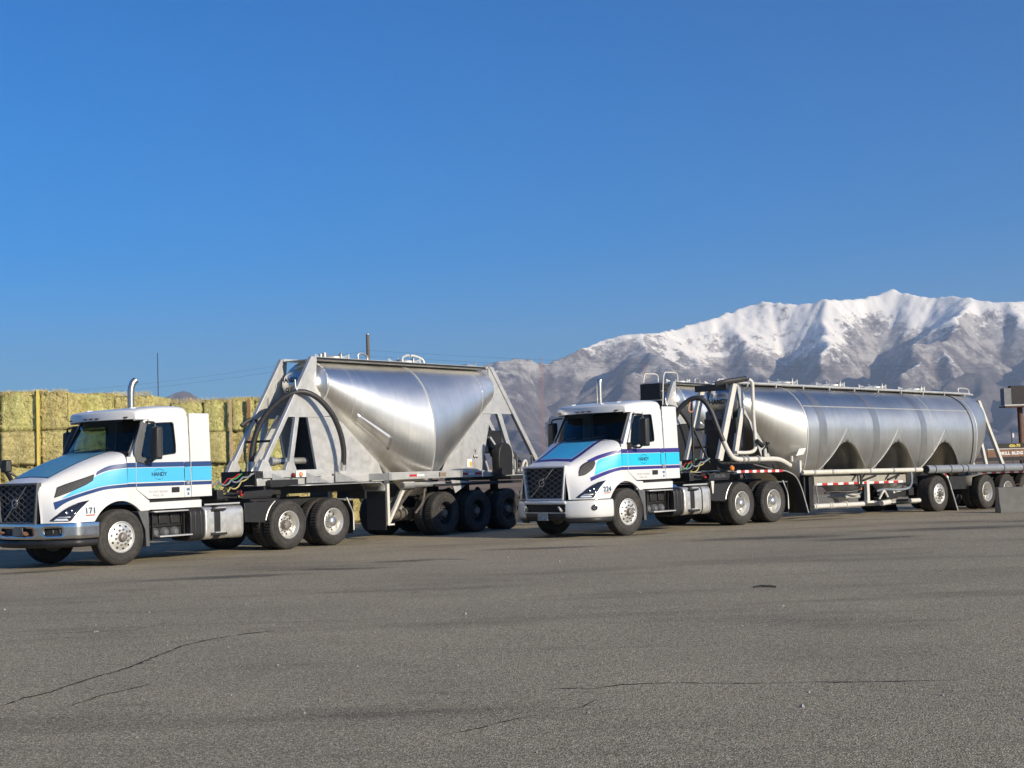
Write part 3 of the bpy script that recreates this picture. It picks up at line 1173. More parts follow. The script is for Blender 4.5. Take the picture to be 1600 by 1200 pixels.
def make_grille(parent, style):
    gx, z0, z1 = 1.355, 0.86, 1.535

    def hw(z):
        return 0.515 + (z - z0) / (z1 - z0) * 0.09
    fr = MB()
    out = [(-hw(z1) - .045, z1 + .035), (hw(z1) + .045, z1 + .035), (hw(z0) + .04, z0 - .04), (-hw(z0) - .04, z0 - .04)]
    inn = [(-hw(z1), z1 - .01), (hw(z1), z1 - .01), (hw(z0), z0), (-hw(z0), z0)]
    fr.ring(out, inn, 'x', gx - 0.05, gx + 0.045)
    g = fr.build('grille_surround', GREYP if style == 1 else WHITE, parent, bevel=0.012)
    bk = MB()
    bk.prism(inn, 'x', gx - 0.06, gx - 0.05)
    bk.build('radiator', CHASSIS, g)
    # honeycomb: wavy bars, neighbouring rows in opposite phase
    rows, cells = 11, 5
    m = MB()
    for r in range(rows + 1):
        zz = z0 + 0.02 + (z1 - z0 - 0.05) * r / rows
        w = hw(zz) - 0.004
        pts = []
        n = cells * 8
        for i in range(n + 1):
            u = -1 + 2 * i / n
            ph = (i / 8.0 + (0.5 if r % 2 else 0.0)) % 1.0
            tri = np.interp(ph, [0, .20, .32, .68, .80, 1.0], [-1, -1, 1, 1, -1, -1]) * 0.5
            amp = (z1 - z0) / rows * 0.62
            pts.append((gx + 0.012, u * w, min(max(zz + tri * amp, z0 + .005), z1 - 0.02)))
        m.tube(pts, 0.0085, 5)
    m.build('grille_mesh', mat('grille_mesh_grey', (0.16, 0.165, 0.17), 0.4, 0.5, var=0.15), g)
    d = MB()
    d.bar((gx + .03, -0.40, z0 + 0.03), (gx + .03, 0.30, z1 - 0.03), 0.022, 0.014, up=(1, 0, 0))
    d.lathe([(0.062, 0.0), (0.062, 0.03), (0.085, 0.03), (0.085, 0.0), (0.062, 0.0)], (gx + .03, -0.045, (z0 + z1) / 2), 28, 'x')
    d.cyl((gx + 0.05, 0.0, (z0 + z1) / 2 + 0.075), (gx + 0.05, 0.035, (z0 + z1) / 2 + 0.115), 0.016, 0.004, 8)
    d.build('emblem', mat('grille_emblem', (0.42, 0.43, 0.44), 0.25, 0.9), g)
    return g


def wrap_strip(plan, zs, skip=None, flare=None, n=60):
    """Vertical strip following a plan curve (x,y); skip(u,z) leaves openings. Returns MB of quads."""
    P = crom(plan, n)
    b = MB()
    vs, fs = [], []
    for i in range(n):
        for j, z in enumerate(zs):
            k = flare[j] if flare else 1.0
            vs.append((P[i, 0] * k if P[i, 0] > 0 else P[i, 0], P[i, 1] * k, z))
    m = len(zs)
    for i in range(n - 1):
        for j in range(m - 1):
            yc = (P[i, 1] + P[i + 1, 1]) / 2
            if skip and skip(yc, (zs[j] + zs[j + 1]) / 2):
                continue
            fs.append((i * m + j, (i + 1) * m + j, (i + 1) * m + j + 1, i * m + j + 1))
    b.add(vs, fs)
    return b


def make_bumper_chrome(parent):
    plan = [(.47, 1.205), (.72, 1.205), (.90, 1.195), (1.02, 1.12), (1.22, .92), (1.36, .66), (1.43, .33), (1.45, 0),
            (1.43, -.33), (1.36, -.66), (1.22, -.92), (1.02, -1.12), (.90, -1.195), (.72, -1.205), (.47, -1.205)]

    def skip(y, z):
        return 0.615 < z < 0.745 and (abs(y) < 0.50 or 0.72 < abs(y) < 0.99)
    b = wrap_strip(plan, [.53, .57, .615, .68, .745, .79, .825, .84], skip, [0.985, 1, 1, 1, 1, 1, .995, .97], 90)
    o = b.build('bumper', CHROME, parent, solid=0.02, smooth=50)
    inner = [(x - 0.05, y * 0.965) for x, y in plan]
    wrap_strip(inner, [.56, .80]).build('bumper_opening', CHASSIS, o, smooth=50)
    wrap_strip([(x - 0.01, y * .99) for x, y in plan], [.39, .42, .52], None, [.955, .985, 1.0]).build('valance', BLACKP, o, solid=0.02, smooth=50)
    f = MB()
    for y in (0.79, 0.91, -0.79, -0.91):
        x = 1.28 - abs(y) * 0.0 - (abs(y) - .7) * 0.55
        f.lathe([(0.0, 0.0), (0.045, 0.005), (0.058, 0.02), (0.06, 0.0)], (x - 0.03, y, 0.68), 14, 'x')
    f.build_each('fog_lamp', GREYP, o)
    h = MB()
    h.tube([(1.43, .36, .67), (1.50, .37, .68), (1.53, .40, .67), (1.50, .42, .64), (1.44, .41, .65)], 0.022, 8, smooth=16)
    h.tube([(1.43, -.36, .67), (1.50, -.37, .68), (1.53, -.40, .67), (1.50, -.42, .64), (1.44, -.41, .65)], 0.022, 8, smooth=16)
    h.build_each('tow_hook', RUST, o)
    pl = MB()
    pl.box((1.47, 0.14, 0.685), (0.012, 0.31, 0.155))
    pl.build('licence_plate_holder', mat('dusty_plate', (0.16, 0.155, 0.14), 0.6, 0, var=0.3, vscale=9), o, bevel=0.004)
    return o


def make_bumper_white(parent):
    wing = [(.49, 1.205), (.75, 1.215), (.95, 1.19), (1.10, 1.10), (1.24, .92), (1.34, .72), (1.38, .60)]
    full = wing + [(1.42, .3), (1.43, 0), (1.42, -.3)] + [(x, -y) for x, y in reversed(wing)]
    o = None
    for s in (1, -1):
        w = [(x, y * s) for x, y in wing]
        b = wrap_strip(w, [.43, .46, .52, .62, .70, .76, .80, .825], None, [.97, .99, 1.0, 1.005, 1.0, .995, .985, .96], 40)
        p = b.build('bumper_wing', WHITE, parent, solid=0.025, smooth=55)
        lo = wrap_strip([(x - .01, y * .99) for x, y in w], [.325, .36, .43], None, [.95, .965, .98], 40)
        lo.build('lower_lip', BLACKP, p, solid=0.02, smooth=50)
        f = MB()
        f.lathe([(0.0, 0.012), (0.032, 0.010), (0.045, 0.03), (0.060, 0.026), (0.066, 0.0)], (0, 0, 0), 18, 'x')
        fo = f.build('fog_lamp', LENS, p)
        fo.location = (1.045, s * 1.145, 0.655)
        fo.rotation_euler = (0, 0, s * R(58))
        rc = MB()
        rc.lathe([(0.0, 0.004), (0.022, 0.008), (0.028, 0.014)], (0, 0, 0), 14, 'x')
        ro = rc.build('fog_bulb', LAMPW, p)
        ro.location, ro.rotation_euler = fo.location, fo.rotation_euler
    mid = [(1.38, .615), (1.42, .3), (1.43, 0), (1.42, -.3), (1.38, -.615)]
    b = wrap_strip(mid, [.735, .76, .80, .825], None, [1, 1.01, 1.005, .98], 30)
    o = b.build('bumper_centre', WHITE, parent, solid=0.03, smooth=55)
    wrap_strip([(x - .06, y) for x, y in mid], [.53, .74]).build('lower_intake', CHASSIS, o)
    g = MB()
    for z in (.585, .635, .685):
        g.tube([(x - .03, y, z) for x, y in crom(mid, 16)], 0.008, 6)
    g.build('intake_slats', BLACKP, o)
    wrap_strip(mid, [.38, .42, .55], None, [.96, .98, 1.0], 30).build('valance', CHASSIS, o, solid=0.03, smooth=50)
    st = wrap_strip([(x + .004, y) for x, y in mid], [.54, .565], None, None, 30)
    st.build('intake_trim', STEEL, o, solid=0.012)
    h = MB()
    for s in (1, -1):
        h.tube([(1.40, s * .50, .62), (1.47, s * .50, .68), (1.49, s * .53, .66), (1.46, s * .545, .60), (1.40, s * .53, .60)], 0.020, 8, smooth=16)
    h.build_each('tow_hook', STEEL, o)
    pl = MB()
    pl.box((1.455, 0.0, 0.465), (0.012, 0.30, 0.15))
    po = pl.build('licence_plate', mat('plate_teal_white', (0.30, 0.36, 0.36), 0.5, 0, var=0.35, vscale=14), o, bevel=0.004)
    return o


def headlight(parent, bvh, s):
    lo = [(1.27, .865), (1.15, .855), (1.05, .855)]
    # outline in (x,z): leaf that rises to a tip over the wheel
    low = [(1.27, .870), (1.16, .862), (1.04, .862), (.97, .93), (.86, 1.055), (.745, 1.15), (.655, 1.215)]
    up = [(1.275, .885), (1.22, .955), (1.14, 1.03), (1.05, 1.09), (.93, 1.150), (.80, 1.192), (.655, 1.220)]
    b = MB()
    b.grid(strip_on_side(bvh, low, up, 0.010, s, 30, 6))
    o = b.build('headlight', LENS, parent, smooth=60, solid=0.02)
    b = MB()
    b.grid(strip_on_side(bvh, [(1.235, .878), (1.15, .872), (1.055, .872)], [(1.205, .915), (1.14, .908), (1.075, .908)], 0.022, s, 12, 2))
    b.build('daytime_light', LAMPW, o, smooth=60)
    b = MB()
    b.grid(strip_on_side(bvh, [(1.19, .930), (1.11, .926), (1.03, .926)], [(1.175, .945), (1.10, .942), (1.02, .942)], 0.020, s, 12, 2))
    b.grid(strip_on_side(bvh, [(1.215, .955), (1.12, 1.04), (1.0, 1.108), (.87, 1.160)], [(1.208, .966), (1.115, 1.050), (.995, 1.117), (.87, 1.167)], 0.018, s, 24, 1))
    b.build('lamp_trim', STEEL, o, smooth=60)
    b = MB()
    for (x, z, r) in ((1.06, 1.0, .034), (.98, 1.04, .026)):
        h = on_side(bvh, x, z, 0.016, s)
        if h:
            b.lathe([(0, .006), (r * .7, .008), (r, 0)], h, 12, 'y')
    b.build('projector_lens', CHROME, o, smooth=60)
    return o


def make_tractor(F, sh, num, style, name, label):
    root = frame_empty(name, *F)
    tag(root, label, 'semi truck', 'white day cab trucks parked in the yard')
    cyan = CYAN if style == 1 else CYAN2
    navy = NAVY if style == 1 else INDIGO
    hood, hb = make_hood(root, sh)
    make_grille(root, style)
    if style == 1:
        make_bumper_chrome(root)
    else:
        make_bumper_white(root)
    for s in (1, -1):
        headlight(root, hb, s)

    xc = -0.20 + sh
    # ---- hood decoration
    for s in (1, -1):
        if style == 1:
            lo_u = [(xc, 1.795), (.08, 1.765), (.25, 1.725), (.40, 1.665)]
            up_u = [(xc, 1.885), (.08, 1.845), (.22, 1.80), (.36, 1.735)]
            lo_c = [(xc, 1.505), (.25, 1.475), (.55, 1.415), (.80, 1.345), (1.05, 1.262)]
            up_c = [(xc, 1.785), (.10, 1.752), (.30, 1.69), (.60, 1.56), (1.05, 1.275)]
            lo_l = [(xc, 1.430), (.25, 1.405), (.55, 1.345), (.85, 1.260), (1.05, 1.175), (1.20, 1.07)]
            up_l = [(xc, 1.490), (.25, 1.462), (.55, 1.402), (.85, 1.318), (1.05, 1.250), (1.19, 1.205)]
        else:
            lo_u = [(xc, 1.815), (.35, 1.755), (.60, 1.685), (.78, 1.615)]
            up_u = [(xc, 1.885), (.35, 1.825), (.60, 1.755), (.85, 1.655)]
            lo_c = [(xc, 1.515), (.35, 1.475), (.62, 1.405), (.82, 1.335)]
            up_c = [(xc, 1.800), (.35, 1.740), (.58, 1.675), (.68, 1.600)]
            lo_l = [(xc, 1.435), (.35, 1.395), (.65, 1.318), (.95, 1.21)]
            up_l = [(xc, 1.500), (.35, 1.460), (.65, 1.385), (.93, 1.290)]
        for nm, lo, up, mm in (('upper_stripe', lo_u, up_u, navy), ('cyan_band', lo_c, up_c, cyan), ('lower_stripe', lo_l, up_l, navy)):
            b = MB()
            b.grid(strip_on_side(hb, lo, up, 0.0035, s, 40, 8))
            b.build(nm, mm, hood, smooth=180)
        # side air intake
        b = MB()
        if style == 1:
            lo, up = [(1.16, 1.285), (1.02, 1.335), (.80, 1.42), (.60, 1.505), (.47, 1.575)], [(1.08, 1.47), (.95, 1.52), (.78, 1.575), (.60, 1.632), (.42, 1.69)]
        else:
            lo, up = [(1.14, 1.33), (1.03, 1.345), (.92, 1.40), (.80, 1.48), (.72, 1.575)], [(1.11, 1.43), (1.04, 1.53), (.93, 1.60), (.82, 1.640), (.70, 1.650)]
        b.grid(strip_on_side(hb, lo, up, 0.012, s, 24, 6))
        v = b.build('air_intake', mat('intake_mesh', (0.030, 0.029, 0.029), 0.6, 0, var=0.6, vscale=30), hood, smooth=60, solid=0.02)
        m = MB()
        lo, up = np.array(lo), np.array(up)
        for k in range(1, 7 if style == 1 else 4):
            t = k / (7.0 if style == 1 else 4.0)
            mid = lo + (up - lo) * t
            pts = [on_side(hb, q[0], q[1], 0.016, s) for q in crom(mid, 16)]
            pts = [p for p in pts if p is not None]
            if len(pts) > 3:
                m.tube(pts, 0.004, 4)
        m.build('intake_bars', GREYP, v)
    # hood top panel
    def top_panel(nm, x0, x1, w0, w1, off, mm):
        P = np.zeros((20, 17, 3))
        for i in range(20):
            x = x0 + (x1 - x0) * i / 19
            w = w0 + (w1 - w0) * i / 19
            for j in range(17):
                h = on_top(hb, x, -w + 2 * w * j / 16, off)
                P[i, j] = h if h else P[i, j - 1]
        b = MB()
        b.grid(P)
        return b.build(nm, mm, hood, smooth=180)
    if style == 1:
        top_panel('hood_panel_border', xc + .03, 1.12, .60, .56, .003, navy)
        top_panel('hood_panel', xc + .03, 1.09, .575, .535, .006, HOODBLUE)
    else:
        top_panel('hood_panel_border', xc + .03, 1.12, .63, .58, .003, navy)
        top_panel('hood_panel_line', xc + .03, 1.00, .525, .475, .005, WHITE)
        top_panel('hood_panel', xc + .03, .985, .510, .46, .007, HOODBLUE2)
    # truck number on the fender
    x0, z0 = .66, .985
    lettering('truck_number', num, .105, lambda u, v: tuple(on_side(hb, x0 - u, z0 + v, .014) or (x0 - u, 1.2, z0 + v)), TEXTN, hood, bold=.002, spacing=1.05)
    b = MB()
    b.grid(strip_on_side(hb, [(x0 + .10, z0 - .045), (x0 - .08, z0 - .040)], [(x0 + .10, z0 - .025), (x0 - .08, z0 - .020)], .006, 1, 6, 1))
    b.build('number_underline', mat('rust_red_line', (0.42, 0.10, 0.05), 0.5), hood, smooth=0)
    # hood seam / cowl
    b = MB()
    b.tube([(xc - .05 + .0, y, 2.11 - .085 * (abs(y) / .98) ** 4) for y in np.linspace(-1.0, 1.0, 17)], .035, 8)
    b.build('cowl', BLACKP, root)

    # ---- cab shell
    yw = 1.125
    cab = MB()
    xd, xr = -0.40 + sh, -1.70 + sh
    # lower fender and cowl sides
    for s in (1, -1):
        tail = min(xd - .30, -.62)
        ar = [(x, arch_z(x)) for x in np.linspace(-.49, xc, 12)]
        poly = [(xc - .004, 2.00), (xd + .006, 2.0), (xd + .006, 1.385), (xd - .275, 1.175), (tail, 1.165), (tail, .975), (-.50, .97)] + ar
        cab.prism(poly, 'y', s * 1.05, s * yw)
    cab.build_each('cowl_side', WHITE, root, bevel=.012)
    # doors with window openings
    outer = [(xd, 1.385), (xd, 1.62), (xd, 1.90), (xd - .03, 2.03), (xd - .13, 2.24), (xd - .24, 2.46), (xd - .37, 2.705), (xd - .66, 2.725), (xd - .95, 2.745), (xd - 1.13, 2.75),
             (xd - 1.13, 2.50), (xd - 1.13, 2.2), (xd - 1.13, 1.9), (xd - 1.13, 1.6), (xd - 1.13, 1.195), (xd - .80, 1.195), (xd - .28, 1.195), (xd - .14, 1.29)]
    wx = lambda x: x + sh
    inner = [(wx(-.62), 1.955), (wx(-.55), 1.96), (wx(-.515), 1.985), (wx(-.505), 2.02), (wx(-.555), 2.22), (wx(-.63), 2.42), (wx(-.715), 2.61), (wx(-.80), 2.635), (wx(-1.05), 2.65), (wx(-1.31), 2.66),
             (wx(-1.345), 2.63), (wx(-1.355), 2.40), (wx(-1.36), 2.2), (wx(-1.35), 2.07), (wx(-1.32), 2.04), (wx(-1.10), 2.02), (wx(-.90), 1.995), (wx(-.75), 1.97)]

    def lean(o):
        for v in o.data.vertices:
            if v.co.z > 1.95:
                v.co.y -= math.copysign((v.co.z - 1.95) * 0.10, v.co.y)
    for s in (1, -1):
        b = MB()
        b.ring(outer, inner, 'y', s * (yw - .05), s * yw)
        d = b.build('door', WHITE, root, bevel=.008)
        lean(d)
        b = MB()
        b.ring(inner, [(x * .96 + wx(-.96) * .04, z * .955 + 2.32 * .045) for x, z in inner], 'y', s * (yw - .035), s * (yw + .004))
        g = b.build('window_seal', BLACKP, d)
        lean(g)
        b = MB()
        b.prism(inner, 'y', s * (yw - .028), s * (yw - .022))
        g = b.build('side_window', GLASSD, d, smooth=0)
        lean(g)
        # handle, step pad, logo patches
        b = MB()
        b.bx(wx(-1.40), wx(-1.22), s * yw, s * (yw + .022), 1.30, 1.40)
        b.build('door_handle', BLACKP, d, bevel=.008)
        # stripes on the door, pillar and side extender
    # B pillar and rear corner
    for s in (1, -1):
        b = MB()
        b.prism([(xd - 1.14, 1.195), (xr, 1.195), (xr, 2.76), (xd - 1.14, 2.755)], 'y', s * (yw - .05), s * yw)
        d = b.build('rear_pillar', WHITE, root, bevel=.008)
        for i in range(2):
            lean(d) if i == 0 else None
        # A pillar
        b = MB()
        b.hexa([(wx(-.30), s * 1.085, 2.0), (wx(-.385), s * 1.115, 2.0), (wx(-.40), s * 1.02, 2.0), (wx(-.31), s * .985, 2.0),
                (wx(-.69), s * 1.02, 2.735), (wx(-.765), s * 1.04, 2.735), (wx(-.77), s * .95, 2.735), (wx(-.70), s * .935, 2.735)])
        b.build('windscreen_pillar', WHITE if style == 2 else WHITE, root, bevel=.01)
        # dark liner behind the door gaps
        b = MB()
        b.bx(wx(-1.66), wx(-.30), s * 1.0, s * 1.065, 1.24, 1.94)
        b.build('door_lining', INTERIOR, root)
        # side extender behind the cab
        b = MB()
        b.prism([(wx(-1.715), 1.195), (wx(-2.225), 1.195), (wx(-2.215), 2.835), (wx(-1.715), 2.835)], 'y', s * (yw - .045), s * (yw - .006))
        e = b.build('side_extender', WHITE, root, bevel=.012)
        for v in e.data.vertices:
            if v.co.z > 1.95:
                v.co.y -= math.copysign((v.co.z - 1.95) * 0.05, v.co.y)
        for k, (z0_, z1_, mm, nm) in enumerate(((1.795, 1.885, navy, 'upper_stripe'), (1.515, 1.785, cyan, 'cyan_band'), (1.43, 1.495, navy, 'lower_stripe'))):
            b = MB()
            for (xa, xb) in ((xc - .002, xd + .01), (xd - .006, xd - 1.125), (xd - 1.145, xr + .008)):
                b.bx(xa, xb, s * (yw + .0005), s * (yw + .003), z0_, z1_)
            b.build(nm, mm, root, smooth=0)
            b = MB()
            b.bx(wx(-1.725), wx(-2.215), s * (yw - .0055), s * (yw - .003), z0_, z1_)
            b.build(nm, mm, root, smooth=0)
    # door lettering, driver's side and passenger's side
    for s in (1, -1):
        def dl(cx, cz, dy=.0055):
            return lambda u, v: (cx - s * u, s * (yw + dy), cz + v)
        lettering('company_name', 'HANDY', .075, dl(wx(-.93), 1.622), TEXTN, root, bold=.003, spacing=.92)
        ds = MB()
        ds.bx(wx(-.93) - .035, wx(-.93) + .035, s * (yw + .004), s * (yw + .0055), 1.555, 1.568)
        ds.build('company_underline', TEXTN, root, smooth=0)
        arc = MB()
        arc.tube([(wx(-.93) + .13 * math.cos(q), s * (yw + .006), 1.655 + .10 * math.sin(q)) for q in np.linspace(R(35), R(145), 12)], .0045, 4)
        arc.tube([(wx(-.93) + .13 * math.cos(q), s * (yw + .006), 1.655 + .10 * math.sin(q)) for q in np.linspace(R(225), R(245), 4)], .004, 4)
        arc.tube([(wx(-.93) + .13 * math.cos(q), s * (yw + .006), 1.655 + .10 * math.sin(q)) for q in np.linspace(R(295), R(315), 4)], .004, 4)
        arc.build('company_arc', TEXTN, root)
        lettering('registration_text', 'US DOT 065203', .042, dl(wx(-.90), 1.305, .002), TEXTG, root, spacing=1.1)
        lettering('town_text', 'PAUL, ID', .042, dl(wx(-.90), 1.235, .002), TEXTG, root, spacing=1.1)
    b = MB()
    b.bx(wx(-1.66), wx(-1.59), yw + .001, yw + .004, 1.325, 1.375)
    b.bx(wx(-1.645), wx(-1.605), yw + .001, yw + .004, 1.235, 1.29)
    b.build_each('pillar_sticker', mat('blue_white_sticker', (0.08, 0.2, 0.34), 0.5, 0, var=0.5, vscale=25), root, smooth=0)
    b = MB()
    b.lathe([(0, .016), (.035, .014), (.043, .0)], (wx(-1.625), yw, 1.475), 16, 'y')
    b.build('fuel_badge', STEEL, root)
    # roof with brow
    nx, ny = 41, 41
    P = np.zeros((nx, ny, 3))
    xa = np.array([-.36, -.362, -.372, -.41, -.56, -.80, -1.15, -1.50, -1.63, -1.69, -1.70])
    zt = np.array([2.715, 2.79, 2.855, 2.893, 2.925, 2.955, 2.985, 2.99, 2.975, 2.92, 2.84])
    wq = np.array([1.00, 1.015, 1.03, 1.045, 1.05, 1.05, 1.05, 1.05, 1.045, 1.035, 1.02])
    tq = np.linspace(0, 10, nx)
    X = np.interp(tq, range(11), xa)
    Z = np.interp(tq, range(11), zt)
    Wd = np.interp(tq, range(11), wq)
    for i in range(nx):
        fr = max(0, 1 - (abs(X[i] + .36) / .34))
        for j in range(ny):
            a = -1 + 2 * j / (ny - 1)
            y = math.copysign(1 - (1 - abs(a)) ** 1.6, a)
            top = (1 - abs(y) ** 8) ** (1 / 6.0)
            zs = min(2.735, Z[i])
            P[i, j] = (X[i] + sh + .13 * fr * (1 - y * y) - .10 * fr * abs(y) ** 3, Wd[i] * y, zs - .03 * (abs(y) > .999) + (Z[i] - zs) * top)
    b = MB()
    b.grid(P)
    # underside of the brow
    U = np.zeros((2, ny, 3))
    U[0] = P[0]
    U[1] = P[0]
    U[1, :, 0] = U[1, :, 0] - .30
    U[1, :, 1] *= .96
    U[1, :, 2] += .012
    b.grid(U)
    roof = b.build('roof', WHITE, root, smooth=60)
    b = MB()
    for s in (1, -1):
        b.prism([(wx(-.52), 2.70), (wx(-1.70), 2.745), (wx(-1.70), 2.78), (wx(-.50), 2.76)], 'y', s * .97, s * 1.036)
    b.build_each('roof_gutter', WHITE, roof, bevel=.006)
    b = MB()
    for y in (-.86, -.18, 0, .18, .86):
        i = 4
        xx = float(np.interp(.75, [0, 1], [X[0], X[3]])) + sh + .12 * (1 - y * y) - .08 * abs(y) ** 3
        b.box((-.345 + sh + .125 * (1 - y * y) - .10 * abs(y) ** 3, y, 2.752), (.03, .105, .022))
    b.build_each('clearance_lamp', mat('dark_amber_lens', (0.10, 0.035, 0.012), 0.25), roof, bevel=.004)
    b = MB()
    for y in (-.75, .62):
        b.hexa([(wx(-.62), y - .05, 2.90), (wx(-.62), y + .05, 2.90), (wx(-.80), y + .05, 2.93), (wx(-.80), y - .05, 2.93),
                (wx(-.66), y - .03, 2.955), (wx(-.66), y + .03, 2.955), (wx(-.78), y + .03, 2.965), (wx(-.78), y - .03, 2.965)])
    b.build_each('antenna_pod', WHITE, roof, bevel=.006)
    # rear wall, floor, interior
    b = MB()
    b.bx(xr - .0, xr + .03, -1.0, 1.0, 1.2, 2.80)
    b.bx(xr + .03, xc - .12, -1.0, 1.0, 1.20, 1.24)
    b.build('rear_wall', INTERIOR, root)
    b = MB()
    b.prism([(wx(-.24), 1.26), (wx(-.72), 1.26), (wx(-.70), 1.78), (wx(-.60), 1.96), (wx(-.36), 2.02), (wx(-.18), 1.98)], 'y', -1.0, 1.0)
    b.build('dashboard', INTERIOR, root, bevel=.02)
    for s in (1, -1):
        b = MB()
        b.box((wx(-1.16), s * .52, 1.62), (.50, .50, .16))
        b.hexa([(wx(-1.36), s * .52 - .25, 1.66), (wx(-1.24), s * .52 - .25, 1.66), (wx(-1.24), s * .52 + .25, 1.66), (wx(-1.36), s * .52 + .25, 1.66),
                (wx(-1.48), s * .52 - .20, 2.26), (wx(-1.40), s * .52 - .20, 2.26), (wx(-1.40), s * .52 + .20, 2.26), (wx(-1.48), s * .52 + .20, 2.26)])
        b.box((wx(-1.45), s * .52, 2.38), (.09, .26, .20))
        b.bx(wx(-1.30), wx(-1.02), s * .52 - .15, s * .52 + .15, 1.24, 1.56)
        b.build('seat', SEATM, root, bevel=.03)
    b = MB()
    pts = []
    for q in np.linspace(0, 2 * PI, 29):
        pts.append((wx(-.80) - .09 * math.sin(q), .52 + .22 * math.cos(q), 2.02 + .20 * math.sin(q)))
    b.tube(pts, .016, 6, caps=False)
    b.cyl((wx(-.66), .52, 1.90), (wx(-.80), .52, 2.02), .035)
    b.bar((wx(-.80), .32, 2.02), (wx(-.80), .72, 2.02), .02, .03)
    b.build('steering_wheel', BLACKP, root)
    if style == 2:
        fl = MB()
        for k in range(5):
            fl.bx(xr + .05, xr + .053, .20, .84, 2.20 + k * .10, 2.245 + k * .10)
        fl.build('grey_stripes', mat('dull_grey_stripe', (0.28, 0.29, 0.32), 0.9, 0, var=0.2), root, smooth=0)  # row of thin grey stripes just ahead of the rear wall
    # windscreen
    P = np.zeros((10, 25, 3))
    for i in range(10):
        t = i / 9
        for j in range(25):
            a = -1 + 2 * j / 24
            P[i, j] = (sh + (-.315 + .27 * (1 - a * a)) * (1 - t) + (-.70 + .17 * (1 - a * a)) * t, a * (1.005 - .06 * t), 2.065 + .68 * t)
    b = MB()
    b.grid(P)
    w = b.build('windscreen', GLASS, root, smooth=180)
    b = MB()
    for e in (0, 24):
        b.tube(P[:, e], .022, 6)
    b.tube(P[9] + np.array([0, 0, -.01]), .03, 6)
    b.tube(P[0] + np.array([0.005, 0, .012]), .028, 6)
    b.build('windscreen_seal', BLACKP, w)
    b = MB()
    for y0, y1 in ((.05, .62), (-.72, -.10)):
        ps = []
        for q in np.linspace(0, 1, 8):
            y = y0 + (y1 - y0) * q
            a = y / 1.0
            ps.append((sh - .315 + .27 * (1 - a * a) + .03 - .03 * q, y, 2.115 + .06 * q))
        b.tube(ps, .011, 5)
    b.build_each('wiper', BLACKP, w)
    # lower skirt under the doors
    for s in (1, -1):
        b = MB()
        b.bx(xd - .27, wx(-1.97), s * .98, s * 1.05, 1.13, 1.19)
        b.build('door_sill', BLACKP, root)
        b = MB()
        b.prism([(xd - .29, .985), (wx(-1.97), .985), (wx(-1.97), 1.135), (xd - .29, 1.125)], 'y', s * 1.03, s * 1.10)
        b.build('skirt', WHITE, root, bevel=.01)
        # mudguard behind the steer wheel
        b = MB()
        b.prism([(-.42, .97), (-.66, .97), (-.68, .30), (-.60, .30), (-.58, .62)], 'y', s * .85, s * 1.14)
        b.build('wheel_mudguard', GREYP, root, bevel=.012)

    # ---- mirrors
    for s in (1, -1):
        mx, my, mz = wx(-.66), s * 1.385, 2.26
        b = MB()
        b.hexa([(mx - .07, my - s * .125, mz - .33), (mx + .07, my - s * .09, mz - .31), (mx + .07, my + s * .10, mz - .31), (mx - .07, my + s * .125, mz - .33),
                (mx - .07, my - s * .125, mz + .31), (mx + .06, my - s * .09, mz + .28), (mx + .06, my + s * .10, mz + .28), (mx - .07, my + s * .125, mz + .31)])
        mo = b.build('mirror', BLACKP, root, bevel=.035, seg=4)
        b = MB()
        b.bx(mx - .076, mx - .071, my - .10, my + .10, mz - .27, mz + .27)
        b.build('mirror_glass', CHROME, mo, smooth=0)
        b = MB()
        b.tube([(mx + .01, my, mz + .29), (mx + .01, my - s * .02, mz + .36), (mx - .02, my - s * .12, mz + .385), (mx - .05, s * 1.02, mz + .40)], .019, 8, smooth=14)
        if style == 1:
            b.tube([(mx + .01, my - s * .03, mz - .28), (mx + .03, my - s * .1, mz - .36), (mx + .10, s * 1.10, mz - .36)], .022, 8, smooth=10)
        else:
            b.tube([(mx + .01, my - s * .03, mz - .28), (mx + .06, my - s * .1, mz - .35), (mx + .20, s * 1.12, mz - .30)], .022, 8, smooth=10)
            b.box((mx + .23, s * 1.14, mz - .31), (.09, .05, .16))
        b.build('mirror_arm', BLACKP, mo)
        if style == 2:
            b = MB()
            b.tube([(mx + .05, my + s * .02, mz + .30), (mx + .05, my + s * .02, mz + .42)], .008, 5)
            b.build('mirror_aerial', BLACKP, mo)
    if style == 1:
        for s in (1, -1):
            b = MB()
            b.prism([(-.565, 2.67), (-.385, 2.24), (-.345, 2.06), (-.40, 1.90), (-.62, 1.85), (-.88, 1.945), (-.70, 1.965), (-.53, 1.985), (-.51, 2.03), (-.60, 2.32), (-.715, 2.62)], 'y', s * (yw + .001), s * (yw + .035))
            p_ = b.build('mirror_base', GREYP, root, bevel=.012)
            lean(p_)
        b = MB()
        b.hexa([(.78, -1.30, 1.78), (.92, -1.28, 1.78), (.92, -1.10, 1.78), (.78, -1.08, 1.78), (.78, -1.29, 2.02), (.90, -1.27, 2.02), (.90, -1.11, 2.02), (.78, -1.09, 2.02)])
        mo = b.build('hood_mirror', BLACKP, root, bevel=.03, seg=3)
        b = MB()
        b.bar((.85, -1.18, 1.80), (.80, -.98, 1.52), .05, .07)
        b.bar((.85, -1.14, 1.80), (.62, -.98, 1.62), .03, .05)
        b.build('hood_mirror_arm', BLACKP, mo)
    # ---- exhaust stack
    b = MB()
